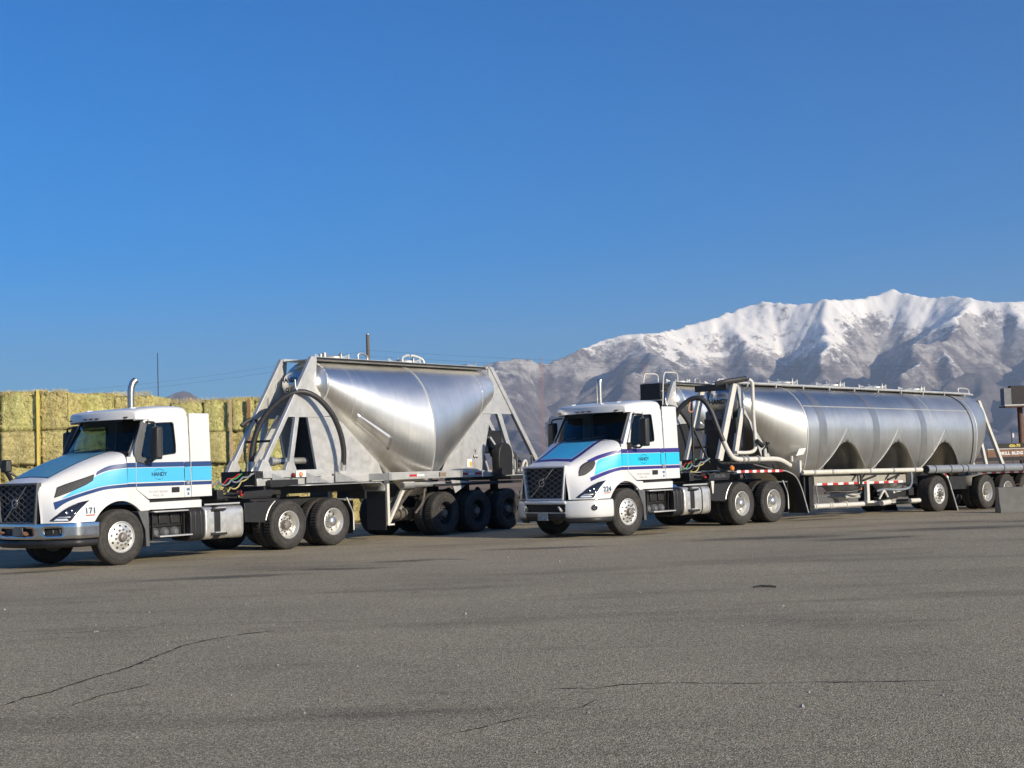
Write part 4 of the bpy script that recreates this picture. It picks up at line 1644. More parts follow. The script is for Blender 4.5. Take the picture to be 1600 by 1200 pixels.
    if style == 1:
        pth = [(-1.86, -.93, 1.35), (-1.86, -.93, 2.2), (-1.86, -.93, 3.0), (-1.86, -.93, 3.25), (-1.865, -.93, 3.40), (-1.885, -.925, 3.50), (-1.92, -.92, 3.57), (-1.97, -.91, 3.615)]
    else:
        pth = [(wx(-1.86), -.93, 1.35), (wx(-1.86), -.93, 2.2), (wx(-1.86), -.93, 3.0), (wx(-1.86), -.93, 3.35), (wx(-1.865), -.93, 3.50), (wx(-1.885), -.93, 3.57)]
    Pp = crom(pth, 40)
    b.tube(Pp, .068, 18)
    e = b.build('exhaust_stack', mat('dull_exhaust_steel', (0.50, 0.48, 0.45), 0.32, 0.9, var=0.12, vscale=4, dirt=0.4, dirtcol=(0.20, 0.15, 0.12)), root)
    b = MB()
    d = Vector(Pp[-1] - Pp[-2]).normalized()
    b.cyl(Vector(Pp[-1]) + d * .001, Vector(Pp[-1]) + d * .006, .060, n=18)
    b.build('exhaust_mouth', CHASSIS, e)
    b = MB()
    b.cyl((Pp[0][0], -.93, 1.2), (Pp[0][0], -.93, 2.55), .115, n=20)
    b.build('silencer', STEEL, e)

    # ---- chassis
    b = MB()
    for s in (1, -1):
        b.bx(1.05, -6.05, s * .40, s * .475, .80, 1.07)
    for x in (-2.3, -3.4, -4.85, -5.9):
        b.bx(x - .06, x + .06, -.40, .40, .84, 1.03)
    b.bx(-3.05, -1.75, -.55, .55, 1.08, 1.11)
    ch = b.build('chassis', CHASSIS, root, bevel=.006)
    b = MB()
    b.cyl((0, -.95, WR), (0, .95, WR), .07)
    b.bx(.0, .9, -.45, .45, .55, 1.2)
    b.bx(-.1, -1.5, -.35, .35, .55, 1.0)
    for x in (-4.206, -5.526):
        b.cyl((x, -.95, WR), (x, .95, WR), .09)
        b.lathe([(0, -.2), (.16, -.14), (.2, 0), (.16, .14), (0, .2)], (x, 0, WR), 16, 'y')
        for s in (1, -1):
            b.cyl((x - .25, s * .45, .58), (x - .25, s * .45, .86), .13)
            b.bar((x + .3, s * .45, .75), (x - .4, s * .45, .52), .1, .09)
    b.cyl((-1.5, 0, .75), (-4.2, 0, .6), .06)
    b.build('axles', CHASSIS, ch)
    # fifth wheel
    b = MB()
    b.prism([(-4.1, -.28), (-4.1, .28), (-4.45, .50), (-4.85, .50), (-5.25, .22), (-5.25, .1), (-4.9, .06), (-4.9, -.06), (-5.25, -.1), (-5.25, -.22), (-4.85, -.50), (-4.45, -.50)], 'z', 1.22, 1.275)
    b.bx(-4.5, -4.8, -.52, .52, 1.07, 1.22)
    b.build('fifth_wheel', CHASSIS, root, bevel=.008)
    # wheels
    for s in (1, -1):
        wheel(root, 0, s * 1.055, WR, 'steer', s)
        duals(root, -4.206, s, WR, None if style == 1 else 'dome')
        duals(root, -5.526, s, WR, 'dome')

    # ---- fuel tank, black tank, steps
    def superell(cx, cz, a, c, n=5.0, k=36):
        return [(cx + a * math.copysign(abs(math.cos(t)) ** (2 / n), math.cos(t)), cz + c * math.copysign(abs(math.sin(t)) ** (2 / n), math.sin(t))) for t in np.linspace(0, 2 * PI, k, endpoint=False)]
    for s in (1, -1):
        b = MB()
        b.prism(superell(s * .865, .665, .325, .325), 'x', -1.985, -2.935)
        tk = b.build('fuel_tank', TANKALU, root, bevel=.03, seg=3, smooth=30)
        b = MB()
        b.prism(superell(s * .865, .66, .315, .32), 'x', -1.62, -1.98)
        b.prism(superell(s * .865, .66, .328, .333), 'x', -1.72, -1.76)
        b.prism(superell(s * .865, .66, .328, .333), 'x', -1.86, -1.90)
        b.build('black_tank', BLACKP, root, bevel=.02, seg=3, smooth=30)
        b = MB()
        xs_ = ((-2.20, -2.36),) if style == 2 else ((-2.20, -2.36),)
        for xa_, xb_ in xs_:
            b.prism(superell(s * .865, .665, .333, .333), 'x', xa_, xb_)
        b.box((-2.30, s * 1.215, .925), (.34, .05, .055))
        b.box((-2.30, s * 1.215, .445), (.38, .05, .055))
        if style == 2:
            b.prism(superell(s * .865, .665, .331, .331), 'x', -2.62, -2.665)
        b.build('tank_strap', BLACKP, tk, smooth=30, bevel=.008)
        b = MB()
        b.box((-2.32, s * 1.225, .955), (.26, .055, .018))
        b.box((-2.32, s * 1.225, .475), (.26, .055, .018))
        b.build_each('tank_step', POLISH, tk)
        b = MB()
        b.cyl((-1.90, s * .96, .97), (-1.90, s * .99, 1.03), .055, .05, 14)
        b.build('filler_cap', BLUECAP, tk)
        b = MB()
        b.prism(superell(s * .865, .665, .336, .336), 'x', -2.915, -2.945)
        b.build('tank_end_band', STEEL, tk, smooth=30)
        # step assembly with air tanks
        b = MB()
        b.bx(-.74, -1.62, s * .55, s * .95, .42, .95)
        for x in (-.85, -1.12, -1.4):
            b.bx(x - .12, x + .10, s * .95, s * .985, .70, .90)
        b.bx(-.74, -1.60, s * .95, s * 1.0, .645, .675)
        st = b.build('step_box', BLACKP, root, bevel=.015)
        b = MB()
        for x in (-.92, -1.16, -1.40):
            b.lathe([(0, .11), (.05, .10), (.095, .05), (.105, 0), (.105, -.2)], (x, s * .93, .54), 16, 'y')
        b.build_each('air_tank', GREYP, st)
        b = MB()
        b.bx(-.76, -1.58, s * 1.02, s * 1.19, .93, .957)
        b.bx(-.88, -1.66, s * 1.03, s * 1.20, .455, .485)
        b.build_each('step_tread', POLISH, st, bevel=.008)
        b = MB()
        for x in (-.80, -1.55):
            b.bar((x, s * 1.05, .95), (x - .04, s * 1.0, .40), .025, .05)
        for k in range(7):
            b.bar((-1.60 - .0, s * (.78 + .06 * k), .42 + .075 * k), (-1.60, s * (.74 + .06 * k), .47 + .075 * k), .01, .012)
        b.build_each('step_bracket', BLACKP, st)
        # quarter fender ahead of the drive wheels
        b = MB()
        arc = [(-4.206 + .60 * math.cos(q), WR + .60 * math.sin(q)) for q in np.linspace(R(12), R(58), 10)]
        inn = [(-4.206 + .575 * math.cos(q), WR + .575 * math.sin(q)) for q in np.linspace(R(58), R(12), 10)]
        b.prism(arc + inn, 'y', s * .58, s * 1.20)
        b.build('quarter_fender', BLACKP, root, smooth=40)
        b = MB()
        b.prism([(-3.02, 1.02), (-3.02, .63), (-3.46, .60), (-3.60, .60)] + [(x + .02, z) for x, z in arc], 'y', s * 1.12, s * 1.155)
        q = b.build('side_fairing', BLACKP, root, bevel=.01)
        b = MB()
        b.tube([(x + .03, s * 1.16, z) for x, z in arc], .014, 6)
        b.build('fairing_edge', STEEL, q)
        # mudflap behind the drives
        b = MB()
        b.bx(-6.12, -6.135, s * .62, s * 1.20, .22, .95)
        mf = b.build('mudflap', HOSE, root)
        b = MB()
        b.bar((-5.7, s * .5, 1.0), (-6.1, s * 1.22, .98), .03, .03, up=(0, 0, 1))
        b.tube([(-5.95, s * 1.18, 1.02), (-6.02, s * 1.2, .86), (-6.12, s * 1.2, .66), (-6.13, s * 1.2, .3)], .018, 6, smooth=12)
        b.build('flap_bracket', STEEL, mf)
    # side plate in front of the tandem
    b = MB()
    b.bx(-2.98, -3.78, .52, 1.14, 1.10, 1.125)
    b.prism([(-3.0, 1.13), (-3.80, 1.13), (-3.84, 1.27), (-3.05, 1.25)], 'y', 1.12, 1.14)
    pl = b.build('deck_plate', BLACKP, root, bevel=.006)
    if style == 2:
        lettering('deck_plate_lettering', 'VOLVO', .075, lambda u, v: (-3.43 - u, 1.1435, 1.165 + v), mat('dull_silver_letters', (0.30, 0.31, 0.33), 0.4, 0.5), pl, spacing=1.25)
        b = MB()
        b.prism([(-3.02, 1.09), (-3.14, 1.09), (-3.10, .80), (-3.06, .80)], 'y', 1.17, 1.18)
        b.build('warning_plate', WHITE_DULL, pl)
    b = MB()
    b.bar((-2.0, 1.15, 1.03), (-2.9, 1.15, 1.03), .03, .02)
    b.build('tank_rail', POLISH, root)
    # air and electric lines behind the cab
    for k, (mm, y0, y1, zz, r) in enumerate(((BLACKP, .25, .30, 1.15, .017), (GREENC, .05, .12, 1.22, .013), (mat('straw_yellow_line', (0.45, 0.38, 0.14), 0.5), .45, .42, 1.12, .016), (REDC, -.15, .05, 1.25, .013), (GREYHOSE, .38, .50, 1.30, .018))):
        b = MB()
        pts = []
        for t in np.linspace(0, 1, 40):
            coil = .05 * math.sin(PI * t)
            pts.append((xr - .06 + (-3.85 - xr) * t, y0 + (y1 - y0) * t + coil * math.cos(40 * t) + .12 * math.sin(PI * t), 1.75 - (1.75 - 1.62) * t - (1.55 - zz) * math.sin(PI * t) + coil * math.sin(40 * t)))
        b.tube(pts, r, 6)
        b.build('air_line', mm, root)
    b = MB()
    b.box((-3.15, .86, 1.24), (.12, .05, .06))
    b.box((-3.22, .86, 1.17), (.08, .05, .06))
    b.build_each('red_coupling', REDC, root, bevel=.01)
    b = MB()
    b.bx(-2.6, -3.1, .45, .90, 1.12, 1.20)
    b.bx(-2.45, -2.62, .35, 1.0, 1.11, 1.30)
    b.tube([(-2.5, .9, 1.3), (-2.7, 1.0, 1.24), (-3.0, 1.02, 1.22), (-3.15, .9, 1.28)], .02, 6, smooth=16)
    b.build('deck_box', BLACKP, root, bevel=.01)
    return root


truck1 = make_tractor(T1, 0.0, '171', 1, 'semi_truck', 'white day cab semi truck with chrome bumper, number 171, in front of hay bales')
truck2 = make_tractor(T2, 0.27, '224', 2, 'semi_truck', 'white day cab semi truck with white plastic bumper, number 224, under the mountains')

# ================================================================== trailers
def tank_surface(xs, a, b, zc, hoppers, nphi=120, nx=220, zmin=0.75, low=1.0, soft=7.0, zcut=None):
    """Body of revolution-like tank (ellipse per station) cut from below by upward-opening hopper cones."""
    X = np.linspace(xs[0], xs[-1], nx)
    A, B, Zc = (np.interp(X, xs[::-1] if xs[0] > xs[-1] else xs, q[::-1] if xs[0] > xs[-1] else q) for q in (a, b, zc))
    phi = np.linspace(0, 2 * PI, nphi, endpoint=False)
    S, Cc = np.sin(phi), np.cos(phi)
    P = np.zeros((nx, nphi, 3))
    cut = np.zeros((nx, nphi), bool)
    for i in range(nx):
        k = 1 + (low - 1) * (1 if low == 1.0 else np.clip((A[i] - .5) / .6, 0, 1))
        Cl = np.where(Cc < 0, Cc * k, Cc)
        lo = np.zeros(nphi)
        hi = np.ones(nphi)

        def inside(t):
            y = t * A[i] * S
            z = Zc[i] + t * B[i] * Cl
            ok = np.zeros(nphi, bool)
            acc = np.zeros(nphi)
            for (xk, za, m) in hoppers:
                acc += np.exp(-np.clip((np.hypot(X[i] - xk, y) - (z - za) * m) * soft, -60, 60))
            ok = acc >= 1.0 if hoppers else ~ok
            return ok & (z >= (zmin if zcut is None else zcut(X[i])))
        full = inside(hi)
        for _ in range(22):
            mid = (lo + hi) / 2
            ok = inside(mid)
            lo = np.where(ok, mid, lo)
            hi = np.where(ok, hi, mid)
        t = np.where(full, 1.0, lo)
        cut[i] = ~full
        P[i, :, 0] = X[i]
        P[i, :, 1] = t * A[i] * S
        P[i, :, 2] = Zc[i] + t * B[i] * Cl
    return X, A, B, Zc, P, cut


def end_cap(mb, x, a, b, zc, dx, n=40):
    """Dished end."""
    rings = []
    for k, (r, d) in enumerate(((1, 0), (.985, .02), (.80, .05), (.74, .22), (.60, .62), (.40, .90), (.02, 1.0))):
        rings.append([(x + dx * d, r * a * math.sin(q), zc + r * b * math.cos(q)) for q in np.linspace(0, 2 * PI, n, endpoint=False)])
    mb.grid(np.array(rings), closed_v=True)


def tape(parent, x0, x1, y, z, h, nseg, name='reflective_tape', first=0):
    """Alternate red and white conspicuity tape, one part per piece."""
    for k in range(nseg):
        b = MB()
        xa = x0 + (x1 - x0) * k / nseg
        xb = x0 + (x1 - x0) * (k + .97) / nseg
        b.bx(xa, xb, y, y + math.copysign(.004, y), z - h / 2, z + h / 2)
        b.build(name, REDT if (k + first) % 2 == 0 else WHITET, parent, smooth=0)


def manhole(parent, x, z, kind=0):
    b = MB()
    b.lathe([(.30, -.03), (.30, .06), (.34, .06), (.34, .10), (.26, .13), (0, .15)], (x, 0, z), 24, 'z')
    o = b.build('manhole_lid', FRAMEALU, parent)
    b = MB()
    for k in range(6):
        q = 2 * PI * k / 6 + .3
        c, s = math.cos(q), math.sin(q)
        b.bar((x + .27 * c, .27 * s, z + .10), (x + .40 * c, .40 * s, z + .14 + .04 * (k % 2)), .03, .035, up=(0, 0, 1))
        b.cyl((x + .38 * c, .38 * s, z + .02), (x + .38 * c, .38 * s, z + .17), .014, n=6)
    b.build('lid_clamps', STEEL, o)
    if kind:
        b = MB()
        for s in (1, -1):
            b.tube([(x + .40 * s, .30, z + .03), (x + .36 * s, .26, z + .16), (x + .12 * s, .20, z + .24), (x + .02 * s, .18, z + .23)], .028, 8, smooth=14)
        b.build('lid_handle', mat('pale_handle', (0.6, 0.6, 0.57), 0.5, 0.2), o)
    return o


def hopper_trailer(name, label, dx0, back_detail=True, numtxt='91'):
    """Single-hopper dry bulk trailer. x is measured in truck 1's frame and shifted by dx0."""
    ox = -8.6 + dx0
    base = frame_pt(*T1, (ox, 0, 0))
    gz = float(ground_z(base[0], base[1]))
    root = frame_empty(name, base[0], base[1], T1[2], 0.0, gz if dx0 else 0.0)
    tag(root, label, 'tank trailer', 'single hopper dry bulk trailers')
    q = lambda x: x + 8.6          # local x of truck-frame x
    # ---- tank
    xs = np.array([-5.93, -5.97, -8.95, -11.90, -11.94])
    a = np.array([.70, .71, 1.22, .71, .70])
    b_ = np.array([.53, .54, 1.73, .54, .53])
    top = 4.10
    zc = top - b_
    X, A, B, Zc, P, cut = tank_surface(q(xs), a, b_, zc, [(q(-8.95), .45, 1.25)], 128, 200, 0.95)
    mb = MB()
    mb.grid(P, closed_v=True)
    end_cap(mb, q(-5.93), .70, .53, zc[0], .50)
    end_cap(mb, q(-11.94), .70, .53, zc[-1], -.50)
    tk = mb.build('tank', TANK, root, smooth=60)
    mb = MB()
    mb.prism([(.32 * math.cos(t), .32 * math.sin(t)) for t in np.linspace(0, 2 * PI, 24, endpoint=False)], 'z', .62, .98)
    hb_ = mb.build('discharge_cone', FRAMEALU, tk)
    # weld seams

    def seam(xx, r=.011, lo=0.0, name_='weld_seam'):
        i = int(np.argmin(abs(X - q(xx))))
        c = np.array([Zc[i]])
        ring = P[i].copy()
        d = ring - np.array([X[i], 0, Zc[i]])
        ring = np.array([X[i], 0, Zc[i]]) + d * 1.003
        sel = [k for k in range(len(ring)) if ring[k, 2] > 1.45]
        ks = sorted(sel, key=lambda k: math.atan2(ring[k, 1], ring[k, 2] - 0.5))
        m = MB()
        m.tube(ring[ks], r, 5)
        m.build(name_, WELD, tk, smooth=0)
    seam(-5.96, .018)
    seam(-6.65, .008)
    seam(-8.95, .016)
    seam(-11.35, .008)
    # hopper seam where the lower cone meets the double cone
    for s in (1, -1):
        pts = []
        for i in range(200):
            js = [j for j in range(128) if P[i, j, 1] * s > .02]
            cc = [j for j in js if cut[i, j]]
            if cc:
                j = max(cc, key=lambda j: P[i, j, 2])
                if P[i, j, 2] > 1.5:
                    pts.append(P[i, j] + np.array([0, .006 * s, 0]))
        if len(pts) > 6:
            m = MB()
            m.tube(np.array(pts)[::2], .011, 5)
            m.build('hopper_seam', WELD, tk, smooth=0)
    # a raised patch plate on the front cone
    m = MB()
    ii = [i for i in range(200) if q(-7.85) < X[i] < q(-6.75)]
    G = []
    for i in ii[::3]:
        row = []
        for ph in np.linspace(R(113), R(129), 5):
            row.append((X[i], A[i] * 1.006 * math.sin(ph), Zc[i] + B[i] * 1.006 * math.cos(ph)))
        G.append(row)
    m.grid(np.array(G))
    m.build('patch_plate', TANK, tk, smooth=180, solid=.01)
    # ---- top walkway edge, lids
    for s in (1, -1):
        m = MB()
        m.bx(q(-5.65), q(-12.05), s * .40, s * .46, top + .015, top + .075)
        m.build('walkway_rail', FRAMEALU, tk)
        m = MB()
        m.bx(q(-5.78), q(-11.92), s * .462, s * .474, top + .018, top + .062)
        m.build('walkway_edge', BLACKP, tk)
    m = MB()
    m.bx(q(-5.65), q(-12.05), -.40, .40, top + .005, top + .02)
    m.build('walkway', FRAMEALU, tk)
    for x, k in ((-6.8, 0), (-9.3, 1)):
        manhole(tk, q(x), top + .03, k)
    m = MB()
    m.tube([(q(-7.35), .30, top + .05), (q(-7.35), .30, top + .20), (q(-7.5), .30, top + .23), (q(-7.65), .30, top + .16), (q(-7.65), .30, top + .05)], .025, 8, smooth=18)
    m.cyl((q(-6.3), .25, top), (q(-6.3), .25, top + .20), .05)
    m.cyl((q(-6.15), .28, top), (q(-6.15), .28, top + .16), .04)
    m.build('vent_valves', STEEL, tk)
    m = MB()
    m.bar((q(-11.6), .3, top + .03), (q(-11.75), .3, top + .22), .02, .02)
    m.bx(q(-11.3), q(-11.7), -.2, .35, top + .04, top + .12)
    m.build('rear_valve', STEEL, tk)
    # ---- front and rear A-frames at y = +-0.48
    ys = .48
    for s in (1, -1):
        y = s * ys
        # front strut
        m = MB()
        m.hexa([(q(-3.99), y - .05, 1.62), (q(-4.12), y - .05, 1.62), (q(-4.12), y + .05, 1.62), (q(-3.99), y + .05, 1.62),
                (q(-5.62), y - .05, 4.17), (q(-5.74), y - .05, 4.17), (q(-5.74), y + .05, 4.17), (q(-5.62), y + .05, 4.17)])
        st = m.build('front_strut', FRAMEALU, root, bevel=.008)
        m = MB()
        m.prism([(q(-3.96), 1.62), (q(-4.12), 1.90), (q(-4.25), 1.90), (q(-4.40), 1.62)], 'y', y - .055, y + .055)
        m.build('strut_foot', FRAMEALU, st, bevel=.006)
        # upper gusset between strut and tank
        m = MB()
        m.prism([(q(-4.78), 2.83), (q(-5.86), 2.83), (q(-6.45), 2.86), (q(-6.15), 3.20), (q(-5.85), 3.40), (q(-5.78), 3.70), (q(-5.82), 4.15), (q(-5.66), 4.165)], 'y', y - .012, y + .012)
        m.build('gusset_plate', FRAMEALU, root)
        m = MB()
        m.bx(q(-4.85), q(-5.90), y - .03, y + .03, 2.815, 2.845)
        m.build('gusset_flange', FRAMEALU, root)
        # middle strut
        m = MB()
        m.hexa([(q(-4.88), y - .045, 1.80), (q(-5.00), y - .045, 1.80), (q(-5.00), y + .045, 1.80), (q(-4.88), y + .045, 1.80),
                (q(-5.10), y - .045, 2.83), (q(-5.21), y - .045, 2.83), (q(-5.21), y + .045, 2.83), (q(-5.10), y + .045, 2.83)])
        m.prism([(q(-4.74), 1.60), (q(-5.12), 1.60), (q(-5.02), 1.84), (q(-4.84), 1.84)], 'y', y - .05, y + .05)
        m.build('middle_strut', FRAMEALU, root, bevel=.006)
        # front skirt sheet down to the rail
        m = MB()
        m.prism([(q(-5.50), 2.83), (q(-5.78), 1.48), (q(-7.9), 1.48), (q(-7.5), 2.2), (q(-6.3), 2.83)], 'y', y - .010, y + .010)
        m.build('skirt_sheet', FRAMEALU if back_detail else CHASSIS, root)
        m = MB()
        m.bar((q(-5.50), y, 2.83), (q(-5.78), y, 1.50), .05, .06)
        m.build('skirt_edge', FRAMEALU, root)
        # rear: mirrored set
        m = MB()
        m.prism([(q(-12.92), 2.97), (q(-11.75), 2.97), (q(-11.45), 2.97), (q(-11.75), 3.3), (q(-12.0), 3.7), (q(-12.0), 4.15), (q(-12.10), 4.165)], 'y', y - .012, y + .012)
        m.build('gusset_plate', FRAMEALU, root)
        m = MB()
        m.bx(q(-11.70), q(-12.90), y - .03, y + .03, 2.955, 2.985)
        m.build('gusset_flange', FRAMEALU, root)
        m = MB()
        m.hexa([(q(-12.02), y - .05, 4.17), (q(-12.16), y - .05, 4.17), (q(-12.16), y + .05, 4.17), (q(-12.02), y + .05, 4.17),
                (q(-14.05), y - .05, 1.50), (q(-14.22), y - .05, 1.50), (q(-14.22), y + .05, 1.50), (q(-14.05), y + .05, 1.50)])
        m.build('rear_strut', FRAMEALU, root, bevel=.008)
        m = MB()
        m.hexa([(q(-12.28), y - .045, 2.97), (q(-12.45), y - .045, 2.97), (q(-12.45), y + .045, 2.97), (q(-12.28), y + .045, 2.97),
                (q(-12.98), y - .045, 1.40), (q(-13.14), y - .045, 1.40), (q(-13.14), y + .045, 1.40), (q(-12.98), y + .045, 1.40)])
        m.build('rear_middle_strut', FRAMEALU, root, bevel=.006)
        m = MB()
        m.prism([(q(-12.05), 2.97), (q(-11.55), 1.36), (q(-9.9), 1.36), (q(-10.5), 2.2), (q(-11.5), 2.97)], 'y', y - .010, y + .010)
        sk = m.build('rear_skirt_sheet', FRAMEALU, root)
        if s > 0:
            m = MB()
            m.bx(q(-11.02), q(-11.20), y + .011, y + .014, 1.60, 1.80)
            m.build('white_placard', WHITET, sk, smooth=0)
            m = MB()
            m.bx(q(-11.11), q(-11.20), y + .0145, y + .016, 1.61, 1.73)
            m.build('orange_placard', mat('orange_yellow_label', (0.72, 0.40, 0.06), 0.5), sk, smooth=0)
            m = MB()
            m.prism([(q(-11.32), 2.06), (q(-11.36), 1.94), (q(-11.39), 2.06), (q(-11.36), 2.00)], 'y', y + .011, y + .014)
            m.lathe([(0, .003), (.045, .003)], (q(-11.31), y + .012, 1.86), 14, 'y')
            m.lathe([(0, .003), (.045, .003)], (q(-11.41), y + .012, 1.86), 14, 'y')
            m.build('maker_mark', TEXTK, sk, smooth=0)
            m = MB()
            m.lathe([(0, .006), (.026, .006)], (q(-11.325), y + .012, 1.875), 12, 'y')
            m.lathe([(0, .006), (.026, .006)], (q(-11.41), y + .012, 1.875), 12, 'y')
            m.build('maker_mark_white', WHITET, sk, smooth=0)
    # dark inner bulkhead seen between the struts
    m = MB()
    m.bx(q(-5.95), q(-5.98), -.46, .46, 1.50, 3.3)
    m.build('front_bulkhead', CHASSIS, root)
    # front dished head carries the name and number
    m = MB()
    hx = q(-5.38)
    if numtxt:
        lettering('company_name', 'HANDY', .10, lambda u, v: (q(-5.425), u, 3.62 + v), TEXTK, tk, bold=.006)
    if numtxt:
        lettering('trailer_number', numtxt, .17, lambda u, v: (q(-5.425), u, 3.33 + v), TEXTK, tk, bold=.003)
    # cross braces in the front frame
    m = MB()
    m.bar((q(-4.55), -.48, 2.3), (q(-4.55), .48, 2.3), .05, .05, up=(0, 0, 1))
    m.build('front_brace', CHASSIS, root)
    m = MB()
    m.bar((q(-4.45), -.30, 1.62), (q(-5.2), -.10, 2.85), .10, .06)
    m.build('inner_brace', FRAMEALU, root)
    # front cross beam
    m = MB()
    m.bx(q(-3.88), q(-4.06), -.54, .54, 1.36, 1.66)
    m.build('front_beam', CHASSIS, root, bevel=.01)
    # ---- main rails
    for s in (1, -1):
        m = MB()
        m.bx(q(-3.92), q(-14.3), s * .44, s * .55, 1.34, 1.50)
        rl = m.build('main_rail', FRAMEALU, root, bevel=.008)
        m = MB()
        m.bx(q(-4.06), q(-5.80), s * .552, s * .60, 1.50, 1.66)
        m.build('front_rail_box', FRAMEALU, rl, bevel=.008)
        for x in (-4.3, -5.3, -6.2):
            m = MB()
            m.prism([(q(x), 1.36), (q(x - .75), 1.36), (q(x), 1.60)], 'y', s * .60, s * .615)
            m.build('rail_web', STEEL, rl)
        # outer rail round the hopper
        m = MB()
        m.bx(q(-7.35), q(-9.95), s * 1.13, s * 1.20, 1.36, 1.53)
        orl = m.build('outer_rail', FRAMEALU, root, bevel=.008)
        for x in (-7.38, -9.92):
            m = MB()
            m.bx(q(x - .04), q(x + .04), s * .552, s * 1.20, 1.37, 1.52)
            m.build('outrigger', FRAMEALU, orl)
        if s > 0:
            tape(orl, q(-8.02), q(-8.55), 1.2005, 1.445, .05, 2)
            tape(root, q(-10.2), q(-11.5), .5005 + .051, 1.43, .05, 5, first=0)
            m = MB()
            m.bx(q(-9.15), q(-9.33), 1.2005, 1.206, 1.40, 1.49)
            m.build('data_plate', mat('bronze_plate', (0.34, 0.26, 0.18), 0.5, 0.4), orl, smooth=0)
            m = MB()
            m.bx(q(-9.08), q(-9.12), 1.2005, 1.206, 1.39, 1.50)
            m.build('plate_mark', TEXTK, orl, smooth=0)
    m = MB()
    m.bx(q(-4.10), q(-7.25), -.56, .56, 1.15, 1.332)
    m.build('upper_coupler', CHASSIS, root)
    m = MB()
    m.bx(q(-7.3), q(-8.6), -.45, .45, .95, 1.33)
    m.build('belly_frame', CHASSIS, root)
    # rear deck beams
    m = MB()
    m.bx(q(-12.0), q(-14.3), -1.1, 1.1, 1.25, 1.335)
    m.build('rear_deck', CHASSIS, root, bevel=.01)
    # ---- fender sheet over the truck's drives with flap
    for s in (1, -1):
        m = MB()
        path = [(-4.55, 1.335), (-6.8, 1.33), (-7.04, 1.31), (-7.13, 1.24), (-7.15, 1.12)]
        G = np.array([[(q(x), s * yy, z) for yy in (.60, 1.0, 1.23)] for x, z in crom(np.array(path), 24)])
        m.grid(G)
        fd = m.build('fender', STEEL if s > 0 else CHASSIS, root, smooth=60, solid=.02)
        m = MB()
        m.bx(q(-7.165), q(-7.185), s * .63, s * 1.21, .24, 1.14)
        m.build('mudflap', HOSE, fd)
        m = MB()
        for k in range(4):
            m.cyl((q(-7.185), s * (.70 + .13 * k), .98), (q(-7.20), s * (.70 + .13 * k), .98), .02, n=8)
        m.build('flap_bolts', CHASSIS, fd)
    # marker lamp and label plate at the front rail
    m = MB()
    m.bx(q(-4.98), q(-5.28), .615, .625, 1.50, 1.64)
    lp = m.build('lamp_plate', WHITET, root, bevel=.003)
    m = MB()
    m.lathe([(0, .05), (.04, .045), (.055, .01), (.055, 0)], (q(-4.90), .62, 1.545), 16, 'y')
    m.build('tail_lamp', mat('dark_red_lens', (0.16, 0.02, 0.015), 0.3), lp)
    m = MB()
    m.lathe([(0, .04), (.045, .035), (.06, .008), (.06, 0)], (q(-5.12), .625, 1.56), 16, 'y')
    m.build('marker_lamp', mat('pale_amber_lens', (0.75, 0.30, 0.16), 0.3), lp)
    m = MB()
    m.bx(q(-4.15), q(-4.95), .60, .72, 1.30, 1.46)
    m.build('valve_box', BLACKP, root, bevel=.01)
    # horizontal blower pipe between the struts
    m = MB()
    m.cyl((q(-4.72), .15, 1.86), (q(-5.75), .15, 1.86), .075, n=18)
    m.cyl((q(-4.66), .15, 1.86), (q(-4.80), .15, 1.86), .10, n=18)
    m.build('blower_pipe', STEEL, root)
    # ---- hoses
    m = MB()
    path = [(-4.42, -.18, 1.80), (-4.44, -.16, 2.10), (-4.50, -.10, 2.45), (-4.62, .02, 2.80), (-4.82, .22, 3.12), (-5.05, .44, 3.32), (-5.30, .60, 3.36), (-5.60, .72, 3.22), (-5.92, .80, 2.90), (-6.15, .82, 2.50), (-6.28, .80, 2.1), (-6.33, .74, 1.75)]
    m.tube([(q(x), y, z) for x, y, z in path], .062, 12, smooth=70)
    hs = m.build('unloading_hose', HOSE, root)
    m = MB()
    m.cyl((q(-6.33), .73, 1.80), (q(-6.34), .70, 1.62), .075, n=14)
    m.cyl((q(-4.42), -.18, 1.86), (q(-4.40), -.18, 1.62), .085, n=14)
    m.cyl((q(-4.40), -.18, 1.62), (q(-4.40), -.18, 1.55), .11, n=14)
    m.build('hose_coupling', STEEL, hs)
    m = MB()
    m.tube([(q(-5.05), .42, 3.25), (q(-5.13), .50, 3.28), (q(-5.15), .56, 3.36), (q(-5.13), .52, 3.46), (q(-5.14), .49, 3.64)], .014, 6, smooth=16)
    m.build('hose_hook', FRAMEALU, hs)
    m = MB()
    m.tube([(q(-4.90), -.42, 2.72), (q(-4.72), -.50, 2.80), (q(-4.5), -.56, 2.66)], .05, 8, smooth=10)
    m.build('strap', HOSE, hs)  # short dark band laid across the far front strut
    # ---- landing gear, pipes under the hopper
    for s in (1, -1):
        m = MB()
        m.bx(q(-7.50), q(-7.58), s * .92 - .05, s * .92 + .05, .36, 1.36)
        m.bx(q(-7.44), q(-7.66), s * .92 - .11, s * .92 + .11, .32, .36)
        lg = m.build('landing_leg', WHITE_DULL, root, bevel=.006)
        m = MB()
        m.bar((q(-8.22), s * .92, 1.30), (q(-7.58), s * .92, .40), .07, .07)
        m.build('landing_brace', WHITE_DULL, lg)
    m = MB()
    m.cyl((q(-7.95), 1.02, 1.22), (q(-9.45), 1.02, 1.22), .058, n=14)
    m.cyl((q(-7.95), 1.02, 1.22), (q(-8.35), 1.02, 1.22), .085, n=14)
    m.build('discharge_pipe', STEEL, root)
    m = MB()
